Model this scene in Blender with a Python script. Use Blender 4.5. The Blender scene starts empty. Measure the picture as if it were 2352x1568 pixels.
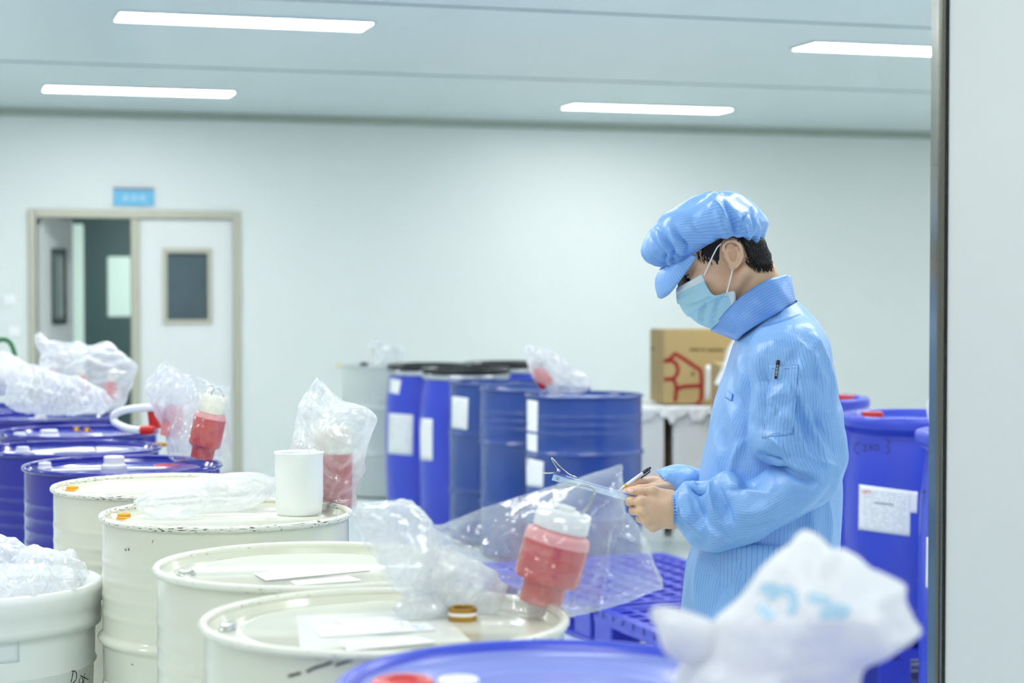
# Recreation of a clean-room drum store with a worker taking notes
LAMP_E, LAMP_W, WORLD_S, EXPO = 23.0, 22.0, .42, 0.33
BODY_H = .0024
import bpy, bmesh, math, random
import numpy as np
from mathutils import Vector, Matrix
from mathutils.bvhtree import BVHTree
C = bpy.context.scene.collection
SC = bpy.context.scene
PI = math.pi
# ------------------------------------------------------------------ camera
F_PX, CX, CY = 4300.0, 1176.0, 784.0
CAM_H = 1.40
PITCH = math.atan(124.0 / F_PX)
ca, sa = math.cos(PITCH), math.sin(PITCH)
def ray(px, py):
    u = (px - CX) / F_PX; v = (CY - py) / F_PX
    return np.array([u, ca + v * sa, -sa + v * ca])
def at(px, py, Y):
    d = ray(px, py); t = Y / d[1]
    return np.array([d[0] * t, Y, CAM_H + d[2] * t])
def onz(px, py, z):
    d = ray(px, py); t = (z - CAM_H) / d[2]
    return np.array([d[0] * t, d[1] * t, z])
def topx(P):
    P = np.asarray(P, float)
    x = P[..., 0]; y = P[..., 1]; z = P[..., 2] - CAM_H
    f = y * ca - z * sa; up = y * sa + z * ca
    return np.stack([CX + F_PX * x / f, CY - F_PX * up / f], -1)
cam_d = bpy.data.cameras.new('camera'); cam = bpy.data.objects.new('camera', cam_d); C.objects.link(cam)
cam.location = (0, 0, CAM_H); cam.rotation_euler = (PI / 2 - PITCH, 0, 0)
cam_d.sensor_width = 36; cam_d.lens = F_PX / 2352 * 36; cam_d.clip_start = 0.05; cam_d.clip_end = 100
cam_d.dof.use_dof = True; cam_d.dof.focus_distance = 4.22; cam_d.dof.aperture_fstop = 3.3
SC.camera = cam
# ------------------------------------------------------------------ materials
def lin(c):
    o = []
    for v in c[:3]:
        v = v / 255.0
        o.append(v / 12.92 if v <= 0.04045 else ((v + 0.055) / 1.055) ** 2.4)
    return (*o, 1)
def new_mat(name):
    m = bpy.data.materials.new(name); m.use_nodes = True
    nt = m.node_tree; b = nt.nodes['Principled BSDF']
    return m, nt, b
def N(nt, t, **k):
    n = nt.nodes.new(t)
    for a, v in k.items(): setattr(n, a, v)
    return n
def math_n(nt, op, a, b=None, c=None):
    n = N(nt, 'ShaderNodeMath', operation=op)
    for i, v in enumerate((a, b, c)):
        if v is None: continue
        if isinstance(v, (int, float)): n.inputs[i].default_value = v
        else: nt.links.new(v, n.inputs[i])
    return n.outputs[0]
def mix_col(nt, fac, a, b):
    n = N(nt, 'ShaderNodeMix', data_type='RGBA')
    for i, v in ((0, fac), (6, a), (7, b)):
        if isinstance(v, (int, float)): n.inputs[i].default_value = v
        elif isinstance(v, tuple): n.inputs[i].default_value = v
        else: nt.links.new(v, n.inputs[i])
    return n.outputs[2]
def add_bump(nt, b, scale, strength, dist=0.002, detail=3, vec=None):
    tx = N(nt, 'ShaderNodeTexNoise'); tx.inputs['Scale'].default_value = scale; tx.inputs['Detail'].default_value = detail
    if vec is None:
        tc = N(nt, 'ShaderNodeTexCoord'); vec = tc.outputs['Object']
    nt.links.new(vec, tx.inputs['Vector'])
    bp = N(nt, 'ShaderNodeBump'); bp.inputs['Strength'].default_value = strength; bp.inputs['Distance'].default_value = dist
    nt.links.new(tx.outputs['Fac'], bp.inputs['Height']); nt.links.new(bp.outputs['Normal'], b.inputs['Normal'])
def mat(name, col, rough=0.5, metal=0.0, spec=0.5, var=0.0, vscale=4.0, bump=None, coat=0.0, sss=0.0, trans=0.0, sheen=0.0):
    m, nt, b = new_mat(name)
    b.inputs['Base Color'].default_value = lin(col); b.inputs['Roughness'].default_value = rough
    b.inputs['Metallic'].default_value = metal; b.inputs['Specular IOR Level'].default_value = spec
    b.inputs['Coat Weight'].default_value = coat; b.inputs['Coat Roughness'].default_value = 0.08
    if sss: b.inputs['Subsurface Weight'].default_value = sss; b.inputs['Subsurface Radius'].default_value = (.02, .008, .004); b.inputs['Subsurface Scale'].default_value = .3
    if trans: b.inputs['Transmission Weight'].default_value = trans
    if sheen: b.inputs['Sheen Weight'].default_value = sheen
    if var:
        tc = N(nt, 'ShaderNodeTexCoord'); tx = N(nt, 'ShaderNodeTexNoise'); tx.inputs['Scale'].default_value = vscale; tx.inputs['Detail'].default_value = 4
        nt.links.new(tc.outputs['Object'], tx.inputs['Vector'])
        c = lin(col); d = tuple(max(0, v * (1 - var)) for v in c[:3]) + (1,)
        nt.links.new(mix_col(nt, tx.outputs['Fac'], d, c), b.inputs['Base Color'])
    if bump: add_bump(nt, b, *bump)
    return m
def emit_mat(name, col, s):
    m, nt, b = new_mat(name)
    b.inputs['Base Color'].default_value = lin(col); b.inputs['Emission Color'].default_value = lin(col); b.inputs['Emission Strength'].default_value = s
    return m
def film_mat(name, col=(240, 246, 250), clear=0.55, diff=0.25, rough=0.12, edge=0.5, translucent=0.5, crease=.20, gloss=1.0):
    """thin plastic film: see-through, milky and glossy, denser at grazing angles"""
    m, nt, b = new_mat(name); nt.nodes.remove(b)
    out = nt.nodes['Material Output']
    tr = N(nt, 'ShaderNodeBsdfTransparent'); tr.inputs[0].default_value = (.985, .99, .995, 1)
    df = N(nt, 'ShaderNodeBsdfDiffuse'); df.inputs[0].default_value = lin(col)
    tl = N(nt, 'ShaderNodeBsdfTranslucent'); tl.inputs[0].default_value = lin(col)
    gl = N(nt, 'ShaderNodeBsdfGlossy'); gl.inputs['Roughness'].default_value = rough * .7; gl.inputs[0].default_value = (1, 1, 1, 1)
    md = N(nt, 'ShaderNodeMixShader'); md.inputs[0].default_value = translucent
    nt.links.new(df.outputs[0], md.inputs[1]); nt.links.new(tl.outputs[0], md.inputs[2])
    lw = N(nt, 'ShaderNodeLayerWeight'); lw.inputs['Blend'].default_value = 0.35
    op = math_n(nt, 'MULTIPLY_ADD', lw.outputs['Facing'], edge, 1 - clear); 
    tc = N(nt, 'ShaderNodeTexCoord'); tx = N(nt, 'ShaderNodeTexNoise'); tx.inputs['Scale'].default_value = 14; tx.inputs['Detail'].default_value = 3
    nt.links.new(tc.outputs['Object'], tx.inputs['Vector'])
    op = math_n(nt, 'MULTIPLY', op, math_n(nt, 'MULTIPLY_ADD', tx.outputs['Fac'], 1.2, 0.4))
    # whitened creases where the film has been folded
    vo = N(nt, 'ShaderNodeTexVoronoi', feature='DISTANCE_TO_EDGE'); vo.inputs['Scale'].default_value = 16
    wn = N(nt, 'ShaderNodeTexNoise'); wn.inputs['Scale'].default_value = 9; nt.links.new(tc.outputs['Object'], wn.inputs['Vector'])
    wv = N(nt, 'ShaderNodeVectorMath', operation='MULTIPLY_ADD'); nt.links.new(wn.outputs['Color'], wv.inputs[0]); wv.inputs[1].default_value = (.22, .22, .22); nt.links.new(tc.outputs['Object'], wv.inputs[2])
    nt.links.new(wv.outputs[0], vo.inputs['Vector'])
    ln = math_n(nt, 'SUBTRACT', 1.0, math_n(nt, 'DIVIDE', vo.outputs['Distance'], .022)); ln = math_n(nt, 'MAXIMUM', ln, 0.0)
    ln = math_n(nt, 'MULTIPLY', math_n(nt, 'MULTIPLY', ln, tx.outputs['Fac']), crease)
    op = math_n(nt, 'ADD', op, ln)
    opn = N(nt, 'ShaderNodeClamp'); nt.links.new(op, opn.inputs[0]); opn.inputs[2].default_value = .97
    m1 = N(nt, 'ShaderNodeMixShader'); nt.links.new(opn.outputs[0], m1.inputs[0]); nt.links.new(tr.outputs[0], m1.inputs[1]); nt.links.new(md.outputs[0], m1.inputs[2])
    fm = math_n(nt, 'MULTIPLY_ADD', math_n(nt, 'POWER', lw.outputs['Facing'], 4.0), .45 * gloss, .07 * gloss)
    m2 = N(nt, 'ShaderNodeMixShader'); nt.links.new(fm, m2.inputs[0]); nt.links.new(m1.outputs[0], m2.inputs[1]); nt.links.new(gl.outputs[0], m2.inputs[2])
    nt.links.new(m2.outputs[0], out.inputs['Surface'])
    bp = N(nt, 'ShaderNodeBump'); bp.inputs['Strength'].default_value = .3; bp.inputs['Distance'].default_value = .005
    t2 = N(nt, 'ShaderNodeTexNoise'); t2.inputs['Scale'].default_value = 45; t2.inputs['Detail'].default_value = 4; t2.inputs['Distortion'].default_value = 1.2
    nt.links.new(tc.outputs['Object'], t2.inputs['Vector']); nt.links.new(t2.outputs['Fac'], bp.inputs['Height'])
    nt.links.new(bp.outputs['Normal'], gl.inputs['Normal'])
    return m
def stripe_mat(name, col, dark, period=0.007, width=0.13, rough=0.42, spec=0.5, sheen=0.3, coat=0.0, bump=.25):
    """woven antistatic cloth: thin dark threads along v, uv in metres"""
    m, nt, b = new_mat(name)
    uv = N(nt, 'ShaderNodeUVMap'); sp = N(nt, 'ShaderNodeSeparateXYZ'); nt.links.new(uv.outputs[0], sp.inputs[0])
    fr = math_n(nt, 'FRACT', math_n(nt, 'DIVIDE', sp.outputs[0], period))
    s = math_n(nt, 'LESS_THAN', fr, width)
    nt.links.new(mix_col(nt, s, lin(col), lin(dark)), b.inputs['Base Color'])
    b.inputs['Roughness'].default_value = rough; b.inputs['Specular IOR Level'].default_value = spec
    b.inputs['Sheen Weight'].default_value = sheen; b.inputs['Sheen Roughness'].default_value = .4
    b.inputs['Coat Weight'].default_value = coat; b.inputs['Coat Roughness'].default_value = .3
    tc = N(nt, 'ShaderNodeTexCoord'); tx = N(nt, 'ShaderNodeTexNoise'); tx.inputs['Scale'].default_value = 26; tx.inputs['Detail'].default_value = 3; tx.inputs['Distortion'].default_value = 1.0
    nt.links.new(tc.outputs['Object'], tx.inputs['Vector'])
    bp = N(nt, 'ShaderNodeBump'); bp.inputs['Strength'].default_value = bump; bp.inputs['Distance'].default_value = .006
    nt.links.new(tx.outputs['Fac'], bp.inputs['Height']); nt.links.new(bp.outputs['Normal'], b.inputs['Normal'])
    return m
def print_mat(name, paper, ink, rows=14, fill=.45, scale=14, rough=.6, strength=.75):
    """a printed sheet: rows of broken ink marks on paper, uv 0..1"""
    m, nt, b = new_mat(name)
    uv = N(nt, 'ShaderNodeUVMap'); sp = N(nt, 'ShaderNodeSeparateXYZ'); nt.links.new(uv.outputs[0], sp.inputs[0])
    row = math_n(nt, 'MULTIPLY', sp.outputs[1], rows)
    fr = math_n(nt, 'FRACT', row); fl = math_n(nt, 'FLOOR', row)
    inrow = math_n(nt, 'LESS_THAN', fr, .45)
    cb = N(nt, 'ShaderNodeCombineXYZ'); nt.links.new(math_n(nt, 'MULTIPLY', sp.outputs[0], scale), cb.inputs[0]); nt.links.new(math_n(nt, 'MULTIPLY', fl, 7.3), cb.inputs[1])
    tx = N(nt, 'ShaderNodeTexNoise'); tx.inputs['Scale'].default_value = 1.0; tx.inputs['Detail'].default_value = 2; nt.links.new(cb.outputs[0], tx.inputs['Vector'])
    mk = math_n(nt, 'GREATER_THAN', tx.outputs['Fac'], 1 - fill)
    mx = math_n(nt, 'MULTIPLY', inrow, mk)
    bx = math_n(nt, 'MULTIPLY', math_n(nt, 'LESS_THAN', math_n(nt, 'ABSOLUTE', math_n(nt, 'SUBTRACT', sp.outputs[0], .5)), .42), math_n(nt, 'LESS_THAN', math_n(nt, 'ABSOLUTE', math_n(nt, 'SUBTRACT', sp.outputs[1], .5)), .42))
    mx = math_n(nt, 'MULTIPLY', math_n(nt, 'MULTIPLY', mx, bx), strength)
    nt.links.new(mix_col(nt, mx, lin(paper), lin(ink)), b.inputs['Base Color'])
    b.inputs['Roughness'].default_value = rough
    return m
def chipped_mat(name, paint, under, scale=60, amount=.42, rough=.3, stretch=(1, 1, 1)):
    """painted steel with the paint knocked off in small flakes"""
    m, nt, b = new_mat(name)
    tc = N(nt, 'ShaderNodeTexCoord'); mp = N(nt, 'ShaderNodeMapping'); mp.inputs['Scale'].default_value = stretch
    nt.links.new(tc.outputs['UV'], mp.inputs['Vector'])
    t1 = N(nt, 'ShaderNodeTexNoise'); t1.inputs['Scale'].default_value = scale; t1.inputs['Detail'].default_value = 5; nt.links.new(mp.outputs[0], t1.inputs['Vector'])
    t2 = N(nt, 'ShaderNodeTexNoise'); t2.inputs['Scale'].default_value = 7; t2.inputs['Detail'].default_value = 2; nt.links.new(tc.outputs['Object'], t2.inputs['Vector'])
    s = math_n(nt, 'MULTIPLY', t1.outputs['Fac'], math_n(nt, 'MULTIPLY_ADD', t2.outputs['Fac'], .5, .75))
    k = math_n(nt, 'GREATER_THAN', s, 1 - amount)
    nt.links.new(mix_col(nt, k, lin(paint), lin(under)), b.inputs['Base Color'])
    b.inputs['Roughness'].default_value = rough
    return m
# ------------------------------------------------------------------ objects
def tag(o, label=None, cat=None, group=None, kind=None):
    if label: o['label'] = label
    if cat: o['category'] = cat
    if group: o['group'] = group
    if kind: o['kind'] = kind
    return o
def empty(name, loc=(0, 0, 0), label=None, cat=None, group=None):
    o = bpy.data.objects.new(name, None); C.objects.link(o); o.location = tuple(loc); o.empty_display_size = .05
    return tag(o, label, cat, group)
def mesh_obj(name, V, Fc, m, parent=None, uv=None, smooth=True, recalc=True, autosmooth=None):
    """V world-space points; parent is an Empty or mesh whose own matrix is a pure translation"""
    V = np.asarray(V, float)
    me = bpy.data.meshes.new(name)
    off = np.zeros(3)
    if parent is not None: off = wloc(parent)
    me.from_pydata((V - off).tolist(), [], [tuple(int(i) for i in f) for f in Fc])
    if uv is not None:
        ul = me.uv_layers.new(name='UVMap')
        li = np.zeros(len(me.loops), int); me.loops.foreach_get('vertex_index', li)
        uv = np.asarray(uv, float)
        if len(uv) == len(V): d = uv[li]
        else: d = uv
        ul.data.foreach_set('uv', d.astype(np.float32).ravel())
    if recalc:
        bm = bmesh.new(); bm.from_mesh(me); bmesh.ops.recalc_face_normals(bm, faces=bm.faces); bm.to_mesh(me); bm.free()
    me.polygons.foreach_set('use_smooth', np.full(len(me.polygons), smooth, bool))
    if smooth and autosmooth:
        me.set_sharp_from_angle(angle=math.radians(autosmooth))
    me.materials.append(m); me.update()
    o = bpy.data.objects.new(name, me); C.objects.link(o)
    if parent is not None: o.parent = parent
    return o
def wloc(o):
    p = np.array(o.location, float)
    return p + wloc(o.parent) if o.parent is not None else p
class MB:
    """collects shapes into one mesh"""
    def __init__(s): s.V = []; s.F = []; s.U = []; s.n = 0
    def add(s, V, Fc, U=None):
        V = np.asarray(V, float); s.V.append(V); s.F += [tuple(i + s.n for i in f) for f in Fc]; s.n += len(V)
        s.U.append(np.asarray(U, float) if U is not None else np.zeros((len(V), 2))); return s
    def box(s, lo, hi, T=None):
        x0, y0, z0 = lo; x1, y1, z1 = hi
        V = np.array([(x0, y0, z0), (x1, y0, z0), (x1, y1, z0), (x0, y1, z0), (x0, y0, z1), (x1, y0, z1), (x1, y1, z1), (x0, y1, z1)], float)
        if T is not None: V = T(V)
        return s.add(V, [(0, 3, 2, 1), (4, 5, 6, 7), (0, 1, 5, 4), (1, 2, 6, 5), (2, 3, 7, 6), (3, 0, 4, 7)])
    def build(s, name, m, parent=None, smooth=False, bevel=0, **k):
        o = mesh_obj(name, np.concatenate(s.V), s.F, m, parent, uv=np.concatenate(s.U), smooth=smooth, **k)
        if bevel:
            md = o.modifiers.new('bevel', 'BEVEL'); md.width = bevel; md.segments = 2; md.limit_method = 'ANGLE'
        return o
def grid_faces(nr, nc, closed=True, cap0=False, cap1=False, off=0):
    Fc = []
    for i in range(nr - 1):
        for j in range(nc if closed else nc - 1):
            a = i * nc + j; b = i * nc + (j + 1) % nc
            Fc.append((a + off, b + off, b + nc + off, a + nc + off))
    if cap0: Fc.append(tuple(off + j for j in range(nc))[::-1])
    if cap1: Fc.append(tuple(off + (nr - 1) * nc + j for j in range(nc)))
    return Fc
def lathe(profile, n=64, c=(0, 0, 0), axis=None, x=None, cap0=True, cap1=True):
    """profile [(r, h)...] turned about axis through c"""
    c = np.asarray(c, float)
    az = np.array([0, 0, 1.]) if axis is None else np.asarray(axis, float) / np.linalg.norm(axis)
    ax = np.array([1., 0, 0]) if abs(az[0]) < .9 else np.array([0, 1., 0])
    ax = ax - az * ax.dot(az); ax /= np.linalg.norm(ax); ay = np.cross(az, ax)
    th = np.arange(n) / n * 2 * PI
    ring = np.cos(th)[:, None] * ax + np.sin(th)[:, None] * ay
    V = []; U = []; L = 0; pr = None
    for r, h in profile:
        if pr is not None: L += math.hypot(r - pr[0], h - pr[1])
        pr = (r, h)
        V.append(c + az * h + ring * r); U.append(np.stack([th / (2 * PI), np.full(n, L)], 1))
    return np.concatenate(V), grid_faces(len(profile), n, True, cap0, cap1), np.concatenate(U)
def tube(pts, r, n=10, closed=False):
    P = np.asarray(pts, float); m = len(P)
    r = np.full(m, r) if np.isscalar(r) else np.asarray(r, float)
    T = np.gradient(P, axis=0) if not closed else np.roll(P, -1, 0) - np.roll(P, 1, 0)
    T /= np.linalg.norm(T, axis=1)[:, None] + 1e-12
    up = np.array([0, 0, 1.]) if abs(T[0][2]) < .9 else np.array([1., 0, 0])
    V = []
    nrm = up - T[0] * up.dot(T[0]); nrm /= np.linalg.norm(nrm)
    th = np.arange(n) / n * 2 * PI
    for i in range(m):
        nrm = nrm - T[i] * nrm.dot(T[i]); nrm /= np.linalg.norm(nrm) + 1e-12
        b = np.cross(T[i], nrm)
        V.append(P[i] + r[i] * (np.cos(th)[:, None] * nrm + np.sin(th)[:, None] * b))
    V = np.concatenate(V)
    Fc = grid_faces(m, n, True, not closed, not closed)
    if closed:
        for j in range(n): Fc.append(((m - 1) * n + j, (m - 1) * n + (j + 1) % n, (j + 1) % n, j))
    return V, Fc
def catmull(P, k):
    """smooth resample of control rows P (n, d) with k steps each"""
    P = np.asarray(P, float); n = len(P); out = []
    for i in range(n - 1):
        p0 = P[max(i - 1, 0)]; p1 = P[i]; p2 = P[i + 1]; p3 = P[min(i + 2, n - 1)]
        for t in np.arange(k) / k:
            out.append(.5 * ((2 * p1) + (-p0 + p2) * t + (2 * p0 - 5 * p1 + 4 * p2 - p3) * t * t + (-p0 + 3 * p1 - 3 * p2 + p3) * t ** 3))
    out.append(P[-1]); return np.array(out)
def smooth_curve(pts, k=8): return catmull(pts, k)
class Crumple:
    """sum of random folded planes: sharp creases between flat facets"""
    def __init__(s, seed, freq=9, n=4, octaves=2, warp=.6):
        rg = np.random.RandomState(seed); s.w = []
        for o in range(octaves):
            for i in range(n):
                d = rg.normal(size=3); d /= np.linalg.norm(d)
                s.w.append((d * freq * (1.9 ** o) * rg.uniform(.5, 1.4), rg.uniform(0, 10), .55 ** o / n * rg.uniform(.6, 1.4)))
        s.wd = [(rg.normal(size=3) * freq * .5, rg.uniform(0, 6), rg.normal(size=3)) for _ in range(3)]; s.warp = warp / freq
    def __call__(s, P):
        Q = P.copy()
        for d, ph, v in s.wd: Q = Q + np.sin(P @ d + ph)[:, None] * v * s.warp * .5
        r = np.zeros(len(P))
        for d, ph, a in s.w:
            f = (Q @ d + ph) % 1.0
            r += a * (np.abs(f - .5) * 4 - 1)
        return r
def grid_normals(G, closed=True):
    du = (np.roll(G, -1, 1) - np.roll(G, 1, 1)) if closed else np.gradient(G, axis=1)
    dv = np.gradient(G, axis=0)
    n = np.cross(du, dv); n /= np.linalg.norm(n, axis=2)[..., None] + 1e-12
    return n
def loft(st, n=64, k=8, power=1.0, disp=None, lens=1.0):
    """st rows: (ax, ay, bx, by, Y, half_depth) in picture points at distance Y; rings run through both points.
    returns grid (m, n, 3), theta, arclength"""
    S = np.asarray(st, float)
    S = catmull(S, k)
    th = np.arange(n) / n * 2 * PI
    c_, s_ = np.cos(th), np.sin(th)
    if power != 1.0:
        c_ = np.sign(c_) * np.abs(c_) ** power; s_ = np.sign(s_) * np.abs(s_) ** power
    if lens != 1.0: s_ = np.sign(s_) * np.abs(s_) ** lens
    G = np.zeros((len(S), n, 3))
    for i, (ax, ay, bx, by, Y, hy) in enumerate(S):
        a = at(ax, ay, Y); b = at(bx, by, Y); c = (a + b) / 2; h = (a - b) / 2
        G[i] = c + c_[:, None] * h + s_[:, None] * np.array([0, -hy, 0])
    L = np.concatenate([[0], np.cumsum(np.linalg.norm(np.diff(G.mean(1), axis=0), axis=1))])
    if disp is not None:
        nr = grid_normals(G)
        cen = G.mean(1, keepdims=True)
        flip = np.sign(((G - cen) * nr).sum(2)); flip = np.sign(np.median(flip)) or 1
        G = G + nr * flip * disp(G, th, np.linspace(0, 1, len(S)))[..., None]
    return G, th, L
def loft_obj(name, G, m, parent=None, cap0=False, cap1=False, L=None, circ=None):
    nr, nc = G.shape[:2]
    if circ is None:
        circ = np.linalg.norm(np.roll(G, -1, 1) - G, axis=2).sum(1).mean()
    # duplicate seam column in loops
    Fc = grid_faces(nr, nc, True, cap0, cap1)
    th = np.arange(nc) / nc * circ
    if L is None: L = np.arange(nr) * .01
    U = []
    for i in range(nr - 1):
        for j in range(nc):
            u0 = th[j]; u1 = (j + 1) / nc * circ
            U += [(u0, L[i]), (u1, L[i]), (u1, L[i + 1]), (u0, L[i + 1])]
    if cap0: U += [(0, 0)] * nc
    if cap1: U += [(0, 0)] * nc
    return mesh_obj(name, G.reshape(-1, 3), Fc, m, parent, uv=U, recalc=False)
def bvh_of(*objs):
    V = []; Fc = []; n = 0
    for o in objs:
        off = wloc(o); me = o.data
        v = np.zeros(len(me.vertices) * 3); me.vertices.foreach_get('co', v); v = v.reshape(-1, 3) + off
        V += v.tolist(); Fc += [tuple(i + n for i in p.vertices) for p in me.polygons]; n += len(v)
    return BVHTree.FromPolygons(V, Fc)
ORG = Vector((0, 0, CAM_H))
def cast(bvh, px, py):
    d = ray(px, py); d = Vector(d / np.linalg.norm(d))
    h = bvh.ray_cast(ORG, d)
    if h[0] is None: return None, None
    nn = h[1] if h[1].dot(d) < 0 else -h[1]
    return np.array(h[0]), np.array(nn)
def patch(name, bvh, quad, m, parent=None, nx=12, ny=12, off=.0012, thick=.0008, bow=0):
    """a sheet stuck on a surface: corners TL, TR, BR, BL"""
    tl, tr, br, bl = [np.array(q, float) for q in quad]
    P = []; U = []
    for j in range(ny + 1):
        for i in range(nx + 1):
            u, v = i / nx, j / ny
            q = (tl * (1 - u) + tr * u) * (1 - v) + (bl * (1 - u) + br * u) * v
            h, nn = cast(bvh, *q)
            P.append(None if h is None else h + nn * off); U.append((u, 1 - v))
    ok = [p for p in P if p is not None]
    if not ok: return None
    Fc = [(j * (nx + 1) + i, j * (nx + 1) + i + 1, (j + 1) * (nx + 1) + i + 1, (j + 1) * (nx + 1) + i) for j in range(ny) for i in range(nx)]
    Fc = [f for f in Fc if all(P[i] is not None for i in f)]
    P = [p if p is not None else ok[0] for p in P]
    o = mesh_obj(name, P, Fc, m, parent, uv=U, recalc=False)
    if thick:
        md = o.modifiers.new('thickness', 'SOLIDIFY'); md.thickness = thick; md.offset = 0
    return o
def ink(name, bvh, strokes, r, m, parent=None, off=.0008, k=5):
    """pen or print strokes lying on a surface as flat ribbons of half width r"""
    mb = MB()
    for s in strokes:
        c = smooth_curve(s, k); P = []; Q = []
        for q in c:
            h, nn = cast(bvh, *q)
            if h is not None: P.append(h + nn * off); Q.append(nn)
        if len(P) < 2: continue
        P = np.array(P); Q = np.array(Q); T = np.gradient(P, axis=0); S = np.cross(Q, T); S /= np.linalg.norm(S, axis=1)[:, None] + 1e-12
        T /= np.linalg.norm(T, axis=1)[:, None] + 1e-12
        P[0] -= T[0] * r * .6; P[-1] += T[-1] * r * .6
        V = np.concatenate([P - S * r, P + S * r]); n = len(P)
        mb.add(V, [(a, a + 1, n + a + 1, n + a) for a in range(n - 1)])
    if mb.n: return mb.build(name, m, parent, smooth=True, recalc=False)
# ------------------------------------------------------------------ room
RA = math.radians(16.7)
RD = np.array([math.cos(RA), math.sin(RA), 0]); RM = np.array([math.sin(RA), -math.cos(RA), 0]); RO = np.array([0, 14.7, 0.])
CEIL = 2.70
def RW(V):
    V = np.asarray(V, float)
    return RO + V[..., 0:1] * RD + V[..., 1:2] * RM + V[..., 2:3] * np.array([0, 0, 1.])
def onwall(px, py, h=0.0):
    d = ray(px, py); o = np.array([0, 0, CAM_H])
    t = (h - (o - RO).dot(RM)) / d.dot(RM); p = o + d * t
    return (p - RO).dot(RD), p[2]
def toroom(P): return (np.asarray(P) - RO).dot(RD), (np.asarray(P) - RO).dot(RM)

M_WALL = mat('wall_panel_paint', (222, 228, 226), rough=.38, spec=.4, var=.02, vscale=.6)
M_CEIL = mat('ceiling_panel_paint', (208, 220, 223), rough=.32, spec=.5, var=.03, vscale=.5)
M_FLOOR = mat('floor_epoxy', (222, 236, 235), rough=.38, spec=.5, var=.05, vscale=1.2)
M_COVE = mat('cove_trim_metal', (150, 160, 150), rough=.35, metal=.4)
M_GROOVE = mat('panel_joint_seal', (150, 168, 174), rough=.6)
M_STEEL = mat('brushed_steel', (185, 182, 168), rough=.28, metal=.9, bump=(60, .1, .001))
M_STEELDK = mat('corner_steel', (120, 122, 112), rough=.25, metal=.85)
M_DOORFR = mat('door_frame_metal', (188, 187, 170), rough=.4, metal=.35)
M_DOOR = mat('door_leaf_paint', (222, 226, 225), rough=.4)
M_DOORGLASS = mat('door_vision_glass', (84, 104, 112), rough=.12, spec=.6, var=.35, vscale=5)
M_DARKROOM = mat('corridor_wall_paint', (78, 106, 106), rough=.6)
M_LITWIN = emit_mat('lit_corridor_window', (190, 216, 206), .42)

def rbox(mb, l0, l1, h0, h1, z0, z1): return mb.box((l0, h0, z0), (l1, h1, z1), RW)
LX0, LX1 = -9.0, 7.5
dl0, dz1 = onwall(63, 478); dl1, _ = onwall(553, 486)
dz1 = onwall(300, 483)[1]
# floor / ceiling
mb = MB(); rbox(mb, LX0, LX1, -4.2, 19, -.1, 0); tag(mb.build('floor', M_FLOOR), kind='structure')
mb = MB(); rbox(mb, LX0, LX1, 0, 15.4, CEIL, CEIL + .1); ceil = tag(mb.build('ceiling', M_CEIL), kind='structure')
# joints between the ceiling panels, running along the wall
hs = []
for q in ((1000, 173), (1400, 31)):
    hs.append(toroom(onz(q[0], q[1], CEIL))[1])
step = hs[1] - hs[0]
for i in range(6):
    mb = MB(); h = hs[0] + i * step if i < 2 else hs[1] + (i - 1) * 1.19
    rbox(mb, LX0, LX1, h - .014, h + .014, CEIL - .004, CEIL + .002); tag(mb.build('trim_%d' % (i + 4), M_GROOVE), kind='structure')
# back wall round the doorway
mb = MB()
rbox(mb, LX0, dl0, -.08, 0, 0, CEIL); rbox(mb, dl1, LX1, -.08, 0, 0, CEIL); rbox(mb, dl0, dl1, -.08, 0, dz1, CEIL)
tag(mb.build('wall_back', M_WALL), kind='structure')
mb = MB()
pr = [(0, 0), (.055, 0), (.05, -.02), (.02, -.05), (0, -.055)]
Vc = [(l, a, CEIL + b) for l in (LX0, LX1) for a, b in pr]
mb.add(RW(Vc), [(i, (i + 1) % 5, 5 + (i + 1) % 5, 5 + i) for i in range(5)] + [(0, 1, 2, 3, 4), (9, 8, 7, 6, 5)])
tag(mb.build('trim_1', M_COVE), kind='structure')
# vertical panel joints on the wall
for i, px in enumerate((1010, 1290, 1880)):
    l = onwall(px, 500)[0]
    mb = MB(); rbox(mb, l - .003, l + .003, -.002, .0012, .02, CEIL - .05); tag(mb.build('trim_%d' % (i + 12), M_WALL), kind='structure')
# ---- the double doorway: frame, one leaf shut, the other swung into the corridor
P0 = RW(np.array([(dl0 + dl1) / 2, 0, 0]))
door = empty('door_1', P0, 'steel-framed double doorway in the back wall, one leaf standing open', 'door'); door['kind'] = 'structure'
lm0 = onwall(304, 600)[0]; lm1 = onwall(328, 600)[0]; fb = .058
mb = MB()
rbox(mb, dl0, dl0 + fb, -.10, .02, 0, dz1); rbox(mb, dl1 - fb, dl1, -.10, .02, 0, dz1); rbox(mb, dl0 + fb, dl1 - fb, -.10, .02, dz1 - fb, dz1)
mb.build('door_frame', M_DOORFR, door, bevel=.006)
def leaf_with_window(T, w, h, win, th=.045):
    """leaf panel in its own (across, out, up) frame with a hole for the vision window"""
    x0, x1, z0, z1 = win; m_ = MB()
    for b in (((0, 0, 0), (x0, th, h)), ((x1, 0, 0), (w, th, h)), ((x0, 0, 0), (x1, th, z0)), ((x0, 0, z1), (x1, th, h))): m_.box(b[0], b[1], T)
    f_ = MB(); t = .035
    for b in (((x0 - t, -.012, z0 - t), (x0, th + .012, z1 + t)), ((x1, -.012, z0 - t), (x1 + t, th + .012, z1 + t)), ((x0, -.012, z0 - t), (x1, th + .012, z0)), ((x0, -.012, z1), (x1, th + .012, z1 + t))): f_.box(b[0], b[1], T)
    g_ = MB(); g_.box((x0, th * .4, z0), (x1, th * .6, z1), T)
    return m_, f_, g_
lw = dl1 - fb - lm0
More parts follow.
